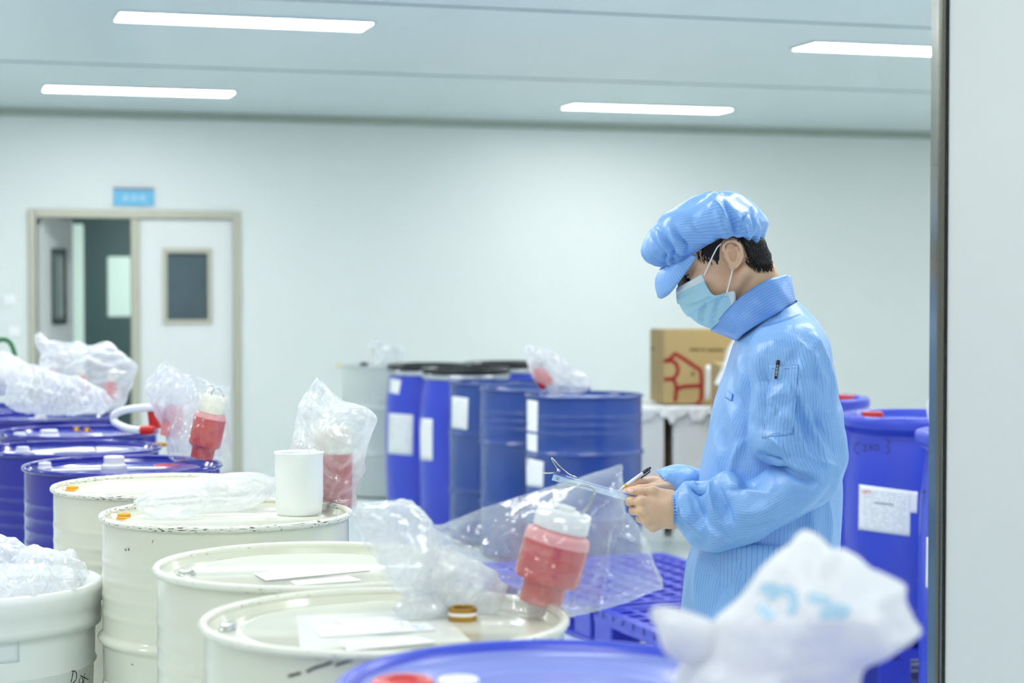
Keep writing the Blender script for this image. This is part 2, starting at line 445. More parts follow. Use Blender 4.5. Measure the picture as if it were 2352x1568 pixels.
wl0, wz1 = onwall(384, 582); wl1, wz0 = onwall(478, 735)
Tc = lambda V: RW(np.asarray(V) * np.array([1, 1, 1]) + np.array([lm0, -.06, 0.005]))
a_, b_, g_ = leaf_with_window(Tc, lw, dz1 - fb - .01, (wl0 - lm0, wl1 - lm0, wz0, wz1))
leaf = a_.build('door_leaf', M_DOOR, door, bevel=.004); b_.build('window_frame', M_DOORFR, leaf); g_.build('window_pane', M_DOORGLASS, leaf)
mb = MB(); rbox(mb, lm0 - .01, lm1 - .02, -.062, .004, 0.005, dz1 - fb - .002); mb.build('meeting_stile', M_DOORFR, door, bevel=.005)
# open leaf swung back into the corridor
hx = dl0 + fb + .01
oa = math.radians(66)
def To(V):
    V = np.asarray(V, float); x = V[..., 0:1]; y = V[..., 1:2]; z = V[..., 2:3]
    return RW(np.concatenate([hx + x * math.cos(oa) + y * math.sin(oa), -.10 - x * math.sin(oa) + y * math.cos(oa), z + .005], -1))
a_, b_, g_ = leaf_with_window(To, .62, dz1 - fb - .01, (.2, .42, wz0, wz1))
M_OPENLEAF = M_DOOR
leaf = a_.build('door_leaf', M_OPENLEAF, door, bevel=.004); b_.build('window_frame', M_STEELDK, leaf); g_.build('window_pane', mat('open_leaf_glass', (150, 172, 166), rough=.15), leaf)
# corridor behind
mb = MB()
c0, c1, cd = dl0 - .5, dl1 + .9, -3.4
rbox(mb, c0, c1, cd - .08, cd, 0, 2.5); tag(mb.build('wall_corridor', M_DARKROOM), kind='structure')
mb = MB(); rbox(mb, c0 - .08, c0, cd, -.09, 0, 2.5); tag(mb.build('wall_corridor_west', M_DARKROOM), kind='structure')
mb = MB(); rbox(mb, c1, c1 + .08, cd, -.09, 0, 2.5); tag(mb.build('wall_corridor_east', M_DARKROOM), kind='structure')
mb = MB(); rbox(mb, c0, c1, cd, -.09, 2.45, 2.5); tag(mb.build('ceiling_corridor', M_DARKROOM), kind='structure')
def pane_at(name, p0, p1, h, m, th=.02):
    l0, z1_ = onwall(p0[0], p0[1], h); l1, z0_ = onwall(p1[0], p1[1], h)
    m_ = MB(); rbox(m_, l0, l1, h - .01, h + th, z0_, z1_); return tag(m_.build(name, m, bevel=.03), kind='structure')
pane_at('window_2', (246, 589), (345, 727), cd, M_LITWIN)
pane_at('window_3', (163, 514), (194, 960), cd, M_LITWIN)
# ---- small things on the back wall
def wall_thing(name, p0, p1, m, label, cat, th=.015, bevel=.006, group=None):
    l0, z1_ = onwall(*p0); l1, z0_ = onwall(*p1)
    b = empty(name, RW(np.array([(l0 + l1) / 2, 0, z0_])), label, cat, group)
    return b, (l0, l1, z0_, z1_, th)
M_SIGN = mat('sign_blue', (108, 184, 222), rough=.4); M_SIGNTOP = mat('sign_top_edge', (120, 130, 158), rough=.4); M_SIGNINK = mat('sign_pale_lettering', (188, 222, 238), rough=.5)
sg, (l0, l1, z0, z1, th) = wall_thing('door_sign', (260, 431), (354, 473), None, 'small light blue door sign on the wall above the doorway', 'sign')
mb = MB(); rbox(mb, l0, l1, 0.001, .02, z0, z1 - .016); mb.build('sign_plate', M_SIGN, sg)
mb = MB(); rbox(mb, l0, l1, 0.001, .022, z1 - .016, z1); mb.build('top_strip', M_SIGNTOP, sg)
mb = MB(); zc = (z0 + z1) / 2 - .008
for k in range(3):   # three blurred characters
    x = l0 + (l1 - l0) * (.30 + .2 * k); s = .02
    for a in (-.9, 0, .9): rbox(mb, x - s, x + s, .02, .0215, zc + a * s - .003, zc + a * s + .003)
    for a in (-.75, .1 * k, .75): rbox(mb, x + a * s - .003, x + a * s + .003, .02, .0217, zc - s, zc + s)
mb.build('lettering', M_SIGNINK, sg)
M_SWITCH = mat('switch_plastic', (240, 242, 242), rough=.35)
for k, (px, py, lb) in enumerate(((22, 688, 'white wall switch plate left of the doorway, the higher one'), (32, 762, 'white wall switch plate left of the doorway, the lower one'))):
    sw, (l0, l1, z0, z1, th) = wall_thing('wall_switch', (px - 13, py - 12), (px + 13, py + 12), None, lb, 'switch', group='switch plates beside the doorway')
    mb = MB(); rbox(mb, l0, l1, .0005, .012, z0, z1); mb.build('plate', M_SWITCH, sw, bevel=.004)
    mb = MB(); rbox(mb, (l0 * .65 + l1 * .35), (l0 * .35 + l1 * .65), .011, .017, z0 + .02, z1 - .02); mb.build('rocker', M_SWITCH, sw, bevel=.002)
# ---- ceiling lights
M_LAMP = emit_mat('lamp_diffuser', (255, 255, 255), LAMP_E)
M_LAMPFR = mat('lamp_frame', (215, 225, 228), rough=.4)
lights = [((562, 46), 'long ceiling light panel nearest the top edge of the picture, left half'),
          ((320, 207), 'long ceiling light panel above the doorway'),
          ((1487, 247), 'long ceiling light panel above the worker and the cardboard boxes'),
          ((2080, 112), 'long ceiling light panel partly cut off by the white partition')]
lab = ['recessed ceiling light panel of the nearer row, seen whole', 'recessed ceiling light panel high above the doorway',
       'recessed ceiling light panel of the far row, above and beyond the capped worker', 'recessed ceiling light panel whose end is hidden by the white partition']
LL = []
for (p, _), lb in zip(lights, lab):
    P = onz(p[0], p[1], CEIL); l, h = toroom(P); LL.append((l, h))
    t = empty('ceiling_light', (P[0], P[1], CEIL), lb, 'light', 'ceiling light panels')
    mb = MB()
    a, b, f = .62, .155, .012
    rbox(mb, l - a, l + a, h - b, h - b + f, CEIL - .012, CEIL); rbox(mb, l - a, l + a, h + b - f, h + b, CEIL - .012, CEIL)
    rbox(mb, l - a, l - a + f, h - b + f, h + b - f, CEIL - .012, CEIL); rbox(mb, l + a - f, l + a, h - b + f, h + b - f, CEIL - .012, CEIL)
    mb.build('frame', M_LAMPFR, t)
    mb = MB(); rbox(mb, l - a + f, l + a - f, h - b + f, h + b - f, CEIL - .010, CEIL - .002); mb.build('diffuser', M_LAMP, t)
print('LIGHTS', [(round(a, 2), round(b, 2)) for a, b in LL])
# the further fittings of the same ceiling, outside the frame
def lamp(l, h):
    ld = bpy.data.lights.new('ceiling_lamp', 'AREA'); ld.shape = 'RECTANGLE'; ld.size = 1.2; ld.size_y = .3; ld.energy = LAMP_W * (.62 if h > 11 else 1.0); ld.color = (1, .99, .975)
    o = bpy.data.objects.new('ceiling_lamp', ld); C.objects.link(o)
    p = RW(np.array([l, h, CEIL - .02])); o.location = tuple(p); o.rotation_euler = (0, 0, RA)
for h in (6.9, 9.6, 12.0, 14.3):
    for l in (-7.2, -4.0, -1.5, 1.2, 3.8): lamp(l, h)
for l, h in ((-6.3, 2.4), (-6.3, 4.6), (4.6, 2.4), (4.6, 4.6)): lamp(l, h)
cl = bpy.data.lights.new('corridor_fill', 'AREA'); cl.size = .5; cl.energy = 34; co = bpy.data.objects.new('corridor_fill', cl); C.objects.link(co); co.location = tuple(RW(np.array([c1 - .8, cd + 1.2, 2.43])))  # unseen fill light, added to lift the dark corridor
# ---- partition at the right edge
YP = 3.45
xa = at(2172, 784, YP)[0]; xs = at(2153, 784, YP)[0]
M_PART = mat('partition_paint', (222, 227, 225), rough=.35, var=.015, vscale=1)
mb = MB(); mb.box((xa, YP, 0), (xa + 1.1, YP + .06, CEIL)); tag(mb.build('wall_right', M_PART, bevel=.004), kind='structure')
pv = []
w = xa - xs
prof = [(xa + .002, YP - .004)] + [(xa - w / 2 + w / 2 * math.cos(a), YP + .0 - .004 + .012 - .012 * math.sin(a)) for a in np.linspace(.2, PI - .2, 7)] + [(xs, YP + .02), (xs, YP + .066), (xa + .002, YP + .066)]
k = len(prof)
Vp = [(x, y, z) for z in (0, CEIL) for x, y in prof]
mb = MB(); mb.add(Vp, [(i, (i + 1) % k, k + (i + 1) % k, k + i) for i in range(k)] + [tuple(range(k)), tuple(range(2 * k - 1, k - 1, -1))])
tag(mb.build('trim_2', M_STEELDK, smooth=False), kind='structure')
# ---- even ambient fill added through the open sides behind and beside the camera
w_ = bpy.data.worlds.new('world'); SC.world = w_; w_.use_nodes = True
bg = w_.node_tree.nodes['Background']; bg.inputs[0].default_value = (.96, .985, 1.0, 1); bg.inputs[1].default_value = WORLD_S
SC.view_settings.view_transform = 'Standard'; SC.view_settings.look = 'None'; SC.view_settings.exposure = EXPO; SC.view_settings.gamma = 1.0
SC.view_settings.use_curve_mapping = False
cy = SC.cycles
cy.max_bounces = 6; cy.diffuse_bounces = 4; cy.glossy_bounces = 2; cy.transmission_bounces = 3; cy.transparent_max_bounces = 14
cy.use_adaptive_sampling = True; cy.adaptive_threshold = .10; cy.adaptive_min_samples = 12
cy.caustics_reflective = False; cy.caustics_refractive = False; cy.sample_clamp_indirect = 6
cy.use_denoising = True
# ------------------------------------------------------------------ drums
M_CREAM = mat('cream_enamel', (226, 228, 211), rough=.16, spec=.55, var=.03, vscale=3, coat=.3)
M_CREAMCHIP = chipped_mat('cream_rim_chipped', (230, 232, 220), (62, 44, 32), scale=60, amount=.39, rough=.3, stretch=(1, 5.5, 1))
M_CREAMRIM = chipped_mat('cream_rim_slightly_chipped', (230, 232, 220), (96, 84, 68), scale=50, amount=.32, rough=.25, stretch=(1, 6, 1))
M_BLUEST = mat('royal_blue_enamel', (34, 42, 160), rough=.14, spec=.55, coat=.4, var=.12, vscale=4)
M_NAVYST = mat('mid_blue_enamel', (50, 80, 150), rough=.25, spec=.5, var=.12, vscale=4)
M_GREYST = mat('grey_green_enamel', (198, 208, 204), rough=.3, spec=.5)
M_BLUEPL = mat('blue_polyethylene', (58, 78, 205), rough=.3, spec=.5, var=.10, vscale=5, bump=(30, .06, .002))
M_BLUEPLTOP = mat('blue_polyethylene_worn_glare_top', (142, 156, 230), rough=.24, spec=.7, var=.15, vscale=9, bump=(24, .1, .003))  # worn top; paler blue also paints in the reflection of the ceiling lights
M_BLACKPL = mat('black_lid_plastic', (34, 36, 38), rough=.35)
M_GALV = mat('galvanised_clamp', (190, 196, 204), rough=.3, metal=.8)
M_WHITEPL = mat('white_cap_plastic', (240, 242, 240), rough=.3)
M_ORANGE = mat('orange_bung_plastic', (226, 164, 40), rough=.35)
M_REDCAP = mat('red_cap_plastic', (206, 40, 36), rough=.3)
M_BRASS = mat('brass_bung', (186, 140, 56), rough=.3, metal=.75)
M_METALBUNG = mat('zinc_bung', (205, 208, 212), rough=.25, metal=.85)
M_LABEL = print_mat('printed_label_white', (236, 240, 240), (110, 116, 124), rows=22, fill=.52, strength=.3)
M_LABELTXT = print_mat('printed_label_blue_text', (240, 243, 246), (60, 80, 150), rows=7, fill=.44, strength=.55, scale=22)
M_PAPER = mat('white_paper', (242, 244, 244), rough=.5)
M_INK = mat('black_marker_ink', (22, 22, 26), rough=.4)
M_INKSOFT = mat('faded_marker_ink', (46, 52, 130), rough=.5)
M_REDINK = mat('red_print', (226, 96, 84), rough=.5)
def ang(r, n): return r
R_D = .2925
def steel_profile(H, r, hoops, beads, ba=.0012):
    """side wall with rolling hoops and fine beads, bottom to top"""
    pts = {0.0: 0, }
    zs = set([0.012, H - .03])
    p = [(r * .97, .012), (r, .03)]
    ev = [(z, .011, .018) for z in hoops] + [(z, ba, .012) for z in beads]
    ev.sort()
    for z, a, w in ev:
        for t in np.linspace(-1, 1, 9): p.append((r + a * (math.cos(t * PI) + 1) / 2, z + t * w))
    p += [(r, H - .03), (r - .001, H - .012)]
    return p
def chime(mb, c, R, z, rr=.0075, n=96):
    t = np.arange(n) / n * 2 * PI
    V, Fc = tube(np.stack([c[0] + R * np.cos(t), c[1] + R * np.sin(t), np.full(n, z)], 1), rr, 10, closed=True)
    mb.add(V, Fc, np.stack([np.repeat(t * R, 10), np.tile(np.abs(np.arange(10) / 5.0 - 1) * PI * rr, n)], 1))
def bung(name, P, r, h, m, parent, ring=False, taper=.85, label=None):
    mb = MB()
    if ring: pf = [(r * .72, -.002), (r * .98, -.002), (r, .002), (r, h), (r * .97, h + .002), (r * .8, h + .002), (r * .72, h), (r * .7, .002)]; V, Fc, U = lathe(pf, 40, P, cap0=False, cap1=True)
    else:
        pf = [(r, -.002), (r, h * .25), (r * taper, h * .4), (r * taper, h * .9), (r * taper * .9, h), (r * taper * .5, h * 1.0), (r * taper * .45, h * .85)]; V, Fc, U = lathe(pf, 32, P)
    mb.add(V, Fc)
    o = mb.build(name, m, parent, smooth=True, autosmooth=40)
    if label: o['label'] = label
    return o
def steel_drum(X, Y, label, m, mrim, group, H=.88, beads=(.66, .70, .74, .78), hoops=(.30, .60), mtop=None, base=0.0, R=R_D, ba=.0012):
    d = empty('steel_drum', (X, Y, base), label, 'drum', group)
    c = (X, Y, base); r = R - .009
    V, Fc, U = lathe(steel_profile(H, r, hoops, beads, ba), 96, c, cap0=True, cap1=False)
    body = mesh_obj('body', V, Fc, m, d, uv=U)
    mb = MB()
    zt = H - .020
    pf = [(r, H - .012), (r - .004, H - .010), (r - .012, zt - .004), (r - .02, zt), (r - .045, zt), (r - .052, zt + .004), (r - .06, zt + .004), (r - .066, zt), (.02, zt + .001), (.004, zt + .001)]
    V, Fc, U = lathe(pf, 96, c, cap0=False, cap1=True); mb.add(V, Fc)
    lid = mb.build('lid', mtop or m, d, smooth=True, autosmooth=50)
    mb = MB(); chime(mb, (X, Y), R - .0075, base + H - .0065)
    mb2 = MB(); rim = mb.build('rim', mrim, d, smooth=True)
    d['_zt'] = base + zt
    return d, body, lid
def lidpt(d, px, py): return onz(px, py, d['_zt'])
CR = 'cream steel drums standing in a diagonal row'
BL = 'royal blue steel drums behind the cream ones'
c1, c1b, c1l = steel_drum(-.201, 2.95, 'cream steel drum nearest the blue plastic one, bagged red bottle on its lid', M_CREAM, M_CREAMRIM, CR)
c2, c2b, c2l = steel_drum(-.385, 3.535, 'cream steel drum with crooked white paper labels and a bare clean lid', M_CREAM, M_CREAMRIM, CR)
c3, c3b, c3l = steel_drum(-.664, 4.34, 'cream steel drum with chipped rusty rim carrying the white beaker', M_CREAM, M_CREAMCHIP, CR)
c4, c4b, c4l = steel_drum(-.925, 4.95, 'cream steel drum farthest back, touching the royal blue drums', M_CREAM, M_CREAMCHIP, CR)
b5, b5b, b5l = steel_drum(-1.15, 5.52, 'royal blue steel drum with a tall white plug, first behind the cream drums', M_BLUEST, M_BLUEST, BL)
b6, b6b, b6l = steel_drum(-1.44, 6.10, 'royal blue steel drum with white label strips on its lid, second behind the cream drums', M_BLUEST, M_BLUEST, BL)
b7, b7b, b7l = steel_drum(-1.58, 6.80, 'royal blue steel drum with white tubing on its lid', M_BLUEST, M_BLUEST, BL)
b8, b8b, b8l = steel_drum(-1.90, 7.60, 'royal blue steel drum under the big heap of clear bags', M_BLUEST, M_BLUEST, BL)
b9, b9b, b9l = steel_drum(-2.27, 8.15, 'royal blue steel drum at the picture edge, half hidden by the bag heap', M_BLUEST, M_BLUEST, BL)
# bungs
bung('small_bung', lidpt(c1, 524, 1446), .016, .010, M_METALBUNG, c1, label='zinc bung')
P1 = lidpt(c1, 1063, 1424); bg1 = bung('large_bung', P1, .0235, .020, M_BRASS, c1, ring=True, label='open brass bung ring')
mb = MB(); V, Fc, U = lathe([(.0242, .009), (.0246, .011), (.0246, .013), (.0242, .0145)], 40, P1, cap0=False, cap1=False); mb.add(V, Fc); mb.build('gasket', M_WHITEPL, bg1, smooth=True)
bung('small_bung', lidpt(c2, 428, 1320), .018, .010, M_METALBUNG, c2, label='zinc bung')
bung('small_bung', lidpt(c3, 285, 1190), .018, .012, M_ORANGE, c3, label='orange plastic bung')
bung('small_bung', lidpt(c4, 166, 1126), .019, .012, M_ORANGE, c4, label='orange plastic bung')
bung('small_bung', lidpt(b5, 103, 1077), .022, .020, M_WHITEPL, b5, label='low white bung')
bung('large_bung', lidpt(b5, 262, 1075), .038, .036, M_WHITEPL, b5, taper=.8, label='tall white plug')
bung('small_bung', lidpt(b6, 52, 1038), .024, .018, M_WHITEPL, b6, label='white bung')
bung('large_bung', lidpt(b6, 366, 1023), .03, .010, M_BRASS, b6, label='brass bung')
bung('small_bung', lidpt(b7, 45, 1003), .025, .016, M_WHITEPL, b7, label='white bung')
bung('large_bung', lidpt(b7, 113, 1003), .037, .026, M_WHITEPL, b7, label='white plug')
bung('bung', lidpt(b7, 176, 990), .016, .014, M_BRASS, b7, label='brass bung'); bung('bung', lidpt(b7, 200, 991), .016, .014, M_BRASS, b7, label='brass bung')
bung('small_bung', lidpt(b8, 93, 962), .026, .016, M_WHITEPL, b8, label='white bung')
# paper on the lids: (parent, quads)
def lid_sheet(d, name, quad, m, dz=.0008, label=None):
    P = [onz(x, y, d['_zt'] + dz) for x, y in quad]
    V = P + [p - np.array([0, 0, .0006]) for p in P]
    o = mesh_obj(name, V, [(0, 1, 2, 3), (7, 6, 5, 4), (0, 4, 5, 1), (1, 5, 6, 2), (2, 6, 7, 3), (3, 7, 4, 0)], m, d, uv=[(0, 1), (1, 1), (1, 0), (0, 0)] * 2, smooth=False)
    if label: o['label'] = label
    return o
lid_sheet(c2, 'label', ((613, 1307), (738, 1296), (755, 1305), (618, 1313)), M_LABELTXT, .0012)
lid_sheet(c2, 'label', ((582, 1316), (815, 1297), (850, 1309), (610, 1332)), M_LABELTXT, .0022)
lid_sheet(c2, 'label', ((668, 1334), (800, 1322), (832, 1332), (680, 1343)), M_LABELTXT, .0012)
lid_sheet(c1, 'clear_film_sheet', ((680, 1415), (1000, 1396), (1080, 1470), (690, 1490)), mat('clear_label_film', (240, 241, 232), rough=.12, spec=.6), .0008, 'glossy film over the labels')
lid_sheet(c1, 'label', ((768, 1423), (915, 1414), (945, 1430), (800, 1438)), M_LABELTXT, .0018)
lid_sheet(c1, 'label', ((718, 1438), (980, 1428), (1003, 1446), (738, 1462)), M_LABELTXT, .0024)
lid_sheet(c1, 'label', ((775, 1472), (960, 1462), (1005, 1474), (800, 1492)), M_LABELTXT, .0018)
lid_sheet(b6, 'label', ((75, 1034), (215, 1024), (225, 1034), (85, 1046)), M_PAPER)
lid_sheet(b6, 'label', ((212, 1024), (345, 1018), (350, 1028), (222, 1037)), M_PAPER)
lid_sheet(b7, 'label', ((180, 998), (232, 995), (240, 1004), (186, 1008)), M_PAPER)
lid_sheet(b8, 'label', ((195, 962), (238, 961), (246, 968), (200, 970)), M_PAPER)
lid_sheet(b5, 'embossed_line', ((180, 1058), (385, 1047), (390, 1053), (185, 1064)), print_mat('pale_embossing', (58, 66, 188), (190, 200, 235), rows=1, fill=.55, scale=40, strength=.8), .0006)
lid_sheet(b5, 'red_sticker', ((352, 1067), (425, 1061), (430, 1066), (358, 1073)), M_REDCAP, .0006)
# scrape on the nearest cream drum, marks on the chipped one
bv = bvh_of(c1b); M_SCRAPE = mat('grey_scrape', (84, 90, 90), rough=.6)
ink('scrape', bv, [[(706, 1541), (724, 1533), (748, 1526), (762, 1521)], [(772, 1527), (800, 1518), (830, 1510)], [(664, 1552), (690, 1545)]], .0022, M_SCRAPE, c1, k=6)
bv = bvh_of(c3b)
ink('stamped_number', bv, [[(287, 1259), (287, 1263), (291, 1263), (291, 1259)], [(295, 1258), (297, 1260), (295, 1263), (298, 1263)]], .0006, M_INK, c3)
M_RUST = mat('rust_run', (170, 130, 60), rough=.7)
for st in ([(349, 1212), (350, 1222)], [(352, 1240), (350, 1246)], [(302, 1524), (306, 1527)]): ink('rust_run', bv, [st], .0009, M_RUST, c3)
patch('label', bv, ((221, 1550), (300, 1600), (300, 1640), (221, 1640)), M_PAPER, c3, 10, 6)
# ---- blue closed-head plastic drum with overhanging ring
def plastic_drum(X, Y, label, group, H=.93, R=.29, m=None, mtop=None, n=96, base=0.0):
    d = empty('plastic_drum', (X, Y, base), label, 'drum', group); c = (X, Y, base); m = m or M_BLUEPL
    b = R - .022
    pf = [(b - .02, .0), (b, .02), (b + .004, .05), (b + .018, .06), (b + .018, .085), (b + .004, .095), (b + .004, .2), (b + .010, H * .48), (b + .004, H - .23), (b - .004, H - .14), (b - .012, H - .09), (b - .016, H - .065)]
    V, Fc, U = lathe(pf, n, c, cap1=False); body = mesh_obj('body', V, Fc, m, d, uv=U)
    pf = [(b - .016, H - .066), (R - .016, H - .050), (R - .003, H - .042), (R, H - .03), (R - .001, H - .012), (R - .006, H - .003), (R - .014, H), (R - .024, H - .003), (R - .030, H - .012)]
    V, Fc, U = lathe(pf, n, c, cap0=False, cap1=False); ring = mesh_obj('top_ring', V, Fc, m, d, uv=U)
    z2 = H - .022
    pf = [(R - .030, H - .012), (R - .034, z2), (R - .075, z2 + .002), (R - .08, z2 - .006), (R - .12, z2 - .008), (R - .125, z2 - .001), (.05, z2 + .002), (.004, z2 + .002)]
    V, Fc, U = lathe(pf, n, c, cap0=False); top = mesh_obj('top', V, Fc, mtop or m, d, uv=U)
    d['_zt'] = base + z2
    return d, body, ring, top
PG = 'blue plastic closed-head drums'
pf1, pf1b, pf1r, pf1t = plastic_drum(.055, 2.38, 'blue plastic drum nearest the camera, red and white caps on its scuffed top, ceiling glare in its colour', PG, H=.90, R=.285, mtop=M_BLUEPLTOP)
bung('cap', (onz(925, 1598, .882)), .041, .022, M_REDCAP, pf1, taper=.96, label='wide red cap')
bung('cap', (onz(1052, 1592, .882)), .028, .02, M_WHITEPL, pf1, taper=.94, label='white cap')
pr1, pr1b, pr1r, _ = plastic_drum(1.18, 7.7, 'blue plastic drum directly behind the worker, mostly hidden', PG, H=.80, base=.152)
pr2, pr2b, pr2r, _ = plastic_drum(1.468, 6.72, 'blue plastic drum with a large white printed label and faded marker writing', PG, H=.795, R=.29, base=.152)
pr3, pr3b, pr3r, _ = plastic_drum(1.578, 5.95, 'blue plastic drum cut off by the white partition, its small label showing', PG, H=.945)
bung('cap', onz(1945, 915, .935), .05, .016, M_REDCAP, pr1, taper=.97, label='flat red cap')
bung('cap', onz(2004, 955, .93), .04, .016, M_REDCAP, pr2, taper=.97, label='flat red cap')
bv = bvh_of(pr2b)
lb2 = patch('label', bv, ((1974, 1112), (2092, 1127), (2090, 1232), (1972, 1216)), M_LABEL, pr2, 16, 10)
patch('label', bv, ((2090, 1127), (2108, 1129), (2106, 1179), (2090, 1177)), M_PAPER, pr2, 6, 6, off=.001)
ink('label_heading', bv, [[(1982, 1127), (1984, 1131)], [(1987, 1127), (1992, 1128), (1988, 1132)], [(1995, 1128), (2001, 1129)]], .0022, M_REDINK, lb2, off=.0028)
ink('label_title', bv, [[(2010, 1154), (2052, 1159)]], .003, mat('grey_print', (150, 156, 162), rough=.6), lb2, off=.002)
ink('lettering', bv, [[(1974, 1016), (1966, 1020), (1962, 1030), (1968, 1040), (1975, 1040)], [(1982, 1022), (1990, 1024), (1984, 1034), (1992, 1034)], [(1997, 1022), (2004, 1032)], [(2004, 1022), (1997, 1033)], [(2012, 1021), (2008, 1028), (2014, 1034), (2020, 1028), (2013, 1021)], [(2036, 1010), (2044, 1014), (2038, 1024), (2044, 1034), (2036, 1042)]], .0028, M_INKSOFT, pr2)
bv = bvh_of(pr3b)
lb3 = patch('label', bv, ((2129, 1233), (2200, 1240), (2200, 1360), (2127, 1348)), M_LABEL, pr3, 12, 8)
ink('label_heading', bv, [[(2136, 1248), (2138, 1253)], [(2142, 1246), (2148, 1252)], [(2150, 1247), (2154, 1253)]], .002, M_REDINK, lb3, off=.0024)
ink('lettering', bv, [[(2122, 1120), (2124, 1136), (2121, 1150)], [(2118, 1130), (2128, 1128)], [(2140, 1122), (2138, 1140)], [(2140, 1124), (2150, 1122), (2150, 1138)], [(2138, 1131), (2152, 1130)]], .0026, M_INKSOFT, pr3)
# ---- open-head plastic drums with black lids and clamp rings
def openhead_drum(X, Y, label, H=.93, R=.262, n=72):
    d = empty('open_top_drum', (X, Y, 0), label, 'drum', 'blue plastic drums with black clamped lids'); c = (X, Y, 0)
    pf = [(R - .03, 0), (R - .012, .03), (R, .12), (R + .006, .3), (R + .008, .55), (R + .002, .72), (R - .012, .80), (R - .018, H - .06), (R - .014, H - .04), (R - .016, H - .02)]
    V, Fc, U = lathe(pf, n, c, cap1=False); body = mesh_obj('body', V, Fc, M_BLUEPL, d, uv=U)
    V, Fc, U = lathe([(R - .016, H - .062), (R - .006, H - .058), (R - .003, H - .045), (R - .006, H - .032), (R - .016, H - .03)], n, c, cap0=False, cap1=False)
    mesh_obj('clamp_ring', V, Fc, M_GALV, d, uv=U)
    V, Fc, U = lathe([(R - .018, H - .03), (R - .004, H - .028), (R, H - .012), (R - .002, H), (R - .02, H + .004), (R - .035, H), (R - .04, H - .012), (.01, H - .010)], n, c, cap0=False)
    mesh_obj('lid', V, Fc, M_BLACKPL, d, uv=U)
    return d, body
p1, p1b = openhead_drum(-.505, 11.45, 'blue plastic drum with black lid, leftmost of the clamped three')
p2, p2b = openhead_drum(-.27, 10.92, 'blue plastic drum with black lid, in front of the other two clamped ones')
p3, p3b = openhead_drum(-.05, 11.75, 'blue plastic drum with black lid, farthest back of the clamped three')
bv = bvh_of(p1b)
patch('label', bv, ((893, 868), (922, 873), (916, 906), (890, 900)), M_PAPER, p1, 6, 6)
patch('label', bv, ((885, 948), (950, 952), (948, 1046), (883, 1040)), M_LABEL, p1, 8, 8)
bv = bvh_of(p2b)
patch('label', bv, ((965, 960), (994, 962), (994, 1058), (966, 1056)), M_PAPER, p2, 6, 8)
SG = 'mid blue steel drums along the middle'
s1, s1b, s1l = steel_drum(.352, 9.15, 'mid blue steel drum with a clear bag on its lid, beside the cardboard boxes', M_NAVYST, M_NAVYST, SG, beads=(.70, .74, .78), hoops=(.29, .60), ba=.003)
s2, s2b, s2l = steel_drum(.121, 9.735, 'mid blue steel drum in the middle of its row of three', M_NAVYST, M_NAVYST, SG, beads=(.68, .72, .76), hoops=(.29, .60), ba=.003)
s3, s3b, s3l = steel_drum(-.06, 10.31, 'mid blue steel drum with a square white label, next to the black-lidded drums', M_NAVYST, M_NAVYST, SG, beads=(), hoops=(.29, .60))
bv = bvh_of(s3b); patch('label', bv, ((1026, 908), (1076, 914), (1074, 988), (1026, 980)), M_LABEL, s3, 8, 8)
bv = bvh_of(s1b)
patch('label', bv, ((1203, 905), (1236, 910), (1234, 1045), (1203, 1042)), M_PAPER, s1, 8, 12)
patch('label', bv, ((1209, 1051), (1249, 1060), (1248, 1120), (1210, 1115)), M_PAPER, s1, 6, 6)
g1, g1b, g1l = steel_drum(-.865, 12.6, 'pale grey-green steel drum near the back wall, small items on its lid', M_GREYST, M_GREYST, 'pale grey drum', R=.29)
bung('small_bung', lidpt(g1, 782, 843), .03, .025, mat('pale_yellow_bung', (226, 214, 168), rough=.5), g1)
bung('large_bung', lidpt(g1, 836, 842), .03, .03, M_BLACKPL, g1)
# ---- white tub with lid
tb = empty('white_tub', (-1.235, 4.33, 0), 'white plastic tub with a crumpled clear bag on its lid and black marker writing', 'tub')
c = (-1.235, 4.33, 0); TR = .262
V, Fc, U = lathe([(TR - .03, 0), (TR - .022, .02), (TR - .01, .40), (TR - .005, .525), (TR + .001, .53), (TR + .001, .534), (TR - .003, .54), (TR - .001, .61), (TR - .001, .64)], 96, c, cap1=False)
M_TUB = mat('white_tub_plastic', (232, 237, 236), rough=.3, spec=.5, sss=.0, var=.02)
tbb = mesh_obj('body', V, Fc, M_TUB, tb, uv=U)
V, Fc, U = lathe([(TR + .001, .640), (TR + .004, .622), (TR + .012, .620), (TR + .014, .640), (TR + .013, .668), (TR + .018, .672), (TR + .018, .70), (TR + .016, .716), (TR + .008, .720), (TR - .006, .716), (TR - .012, .708), (.01, .708)], 96, c, cap0=False)
tbl = mesh_obj('lid', V, Fc, M_TUB, tb, uv=U)
bv = bvh_of(tbb)
patch('label', bv, ((-60, 1462), (44, 1452), (44, 1519), (-60, 1529)), mat('tub_label', (222, 230, 234), rough=.45), tb, 8, 6)
ink('lettering', bv, [[(163, 1566), (166, 1552), (168, 1541)], [(164, 1541), (172, 1541), (176, 1550), (173, 1562), (166, 1568)], [(184, 1556), (181, 1563), (184, 1570), (190, 1565), (188, 1556)], [(184, 1551), (202, 1560)], [(194, 1546), (193, 1560), (189, 1572)]], .0011, M_INK, tb)
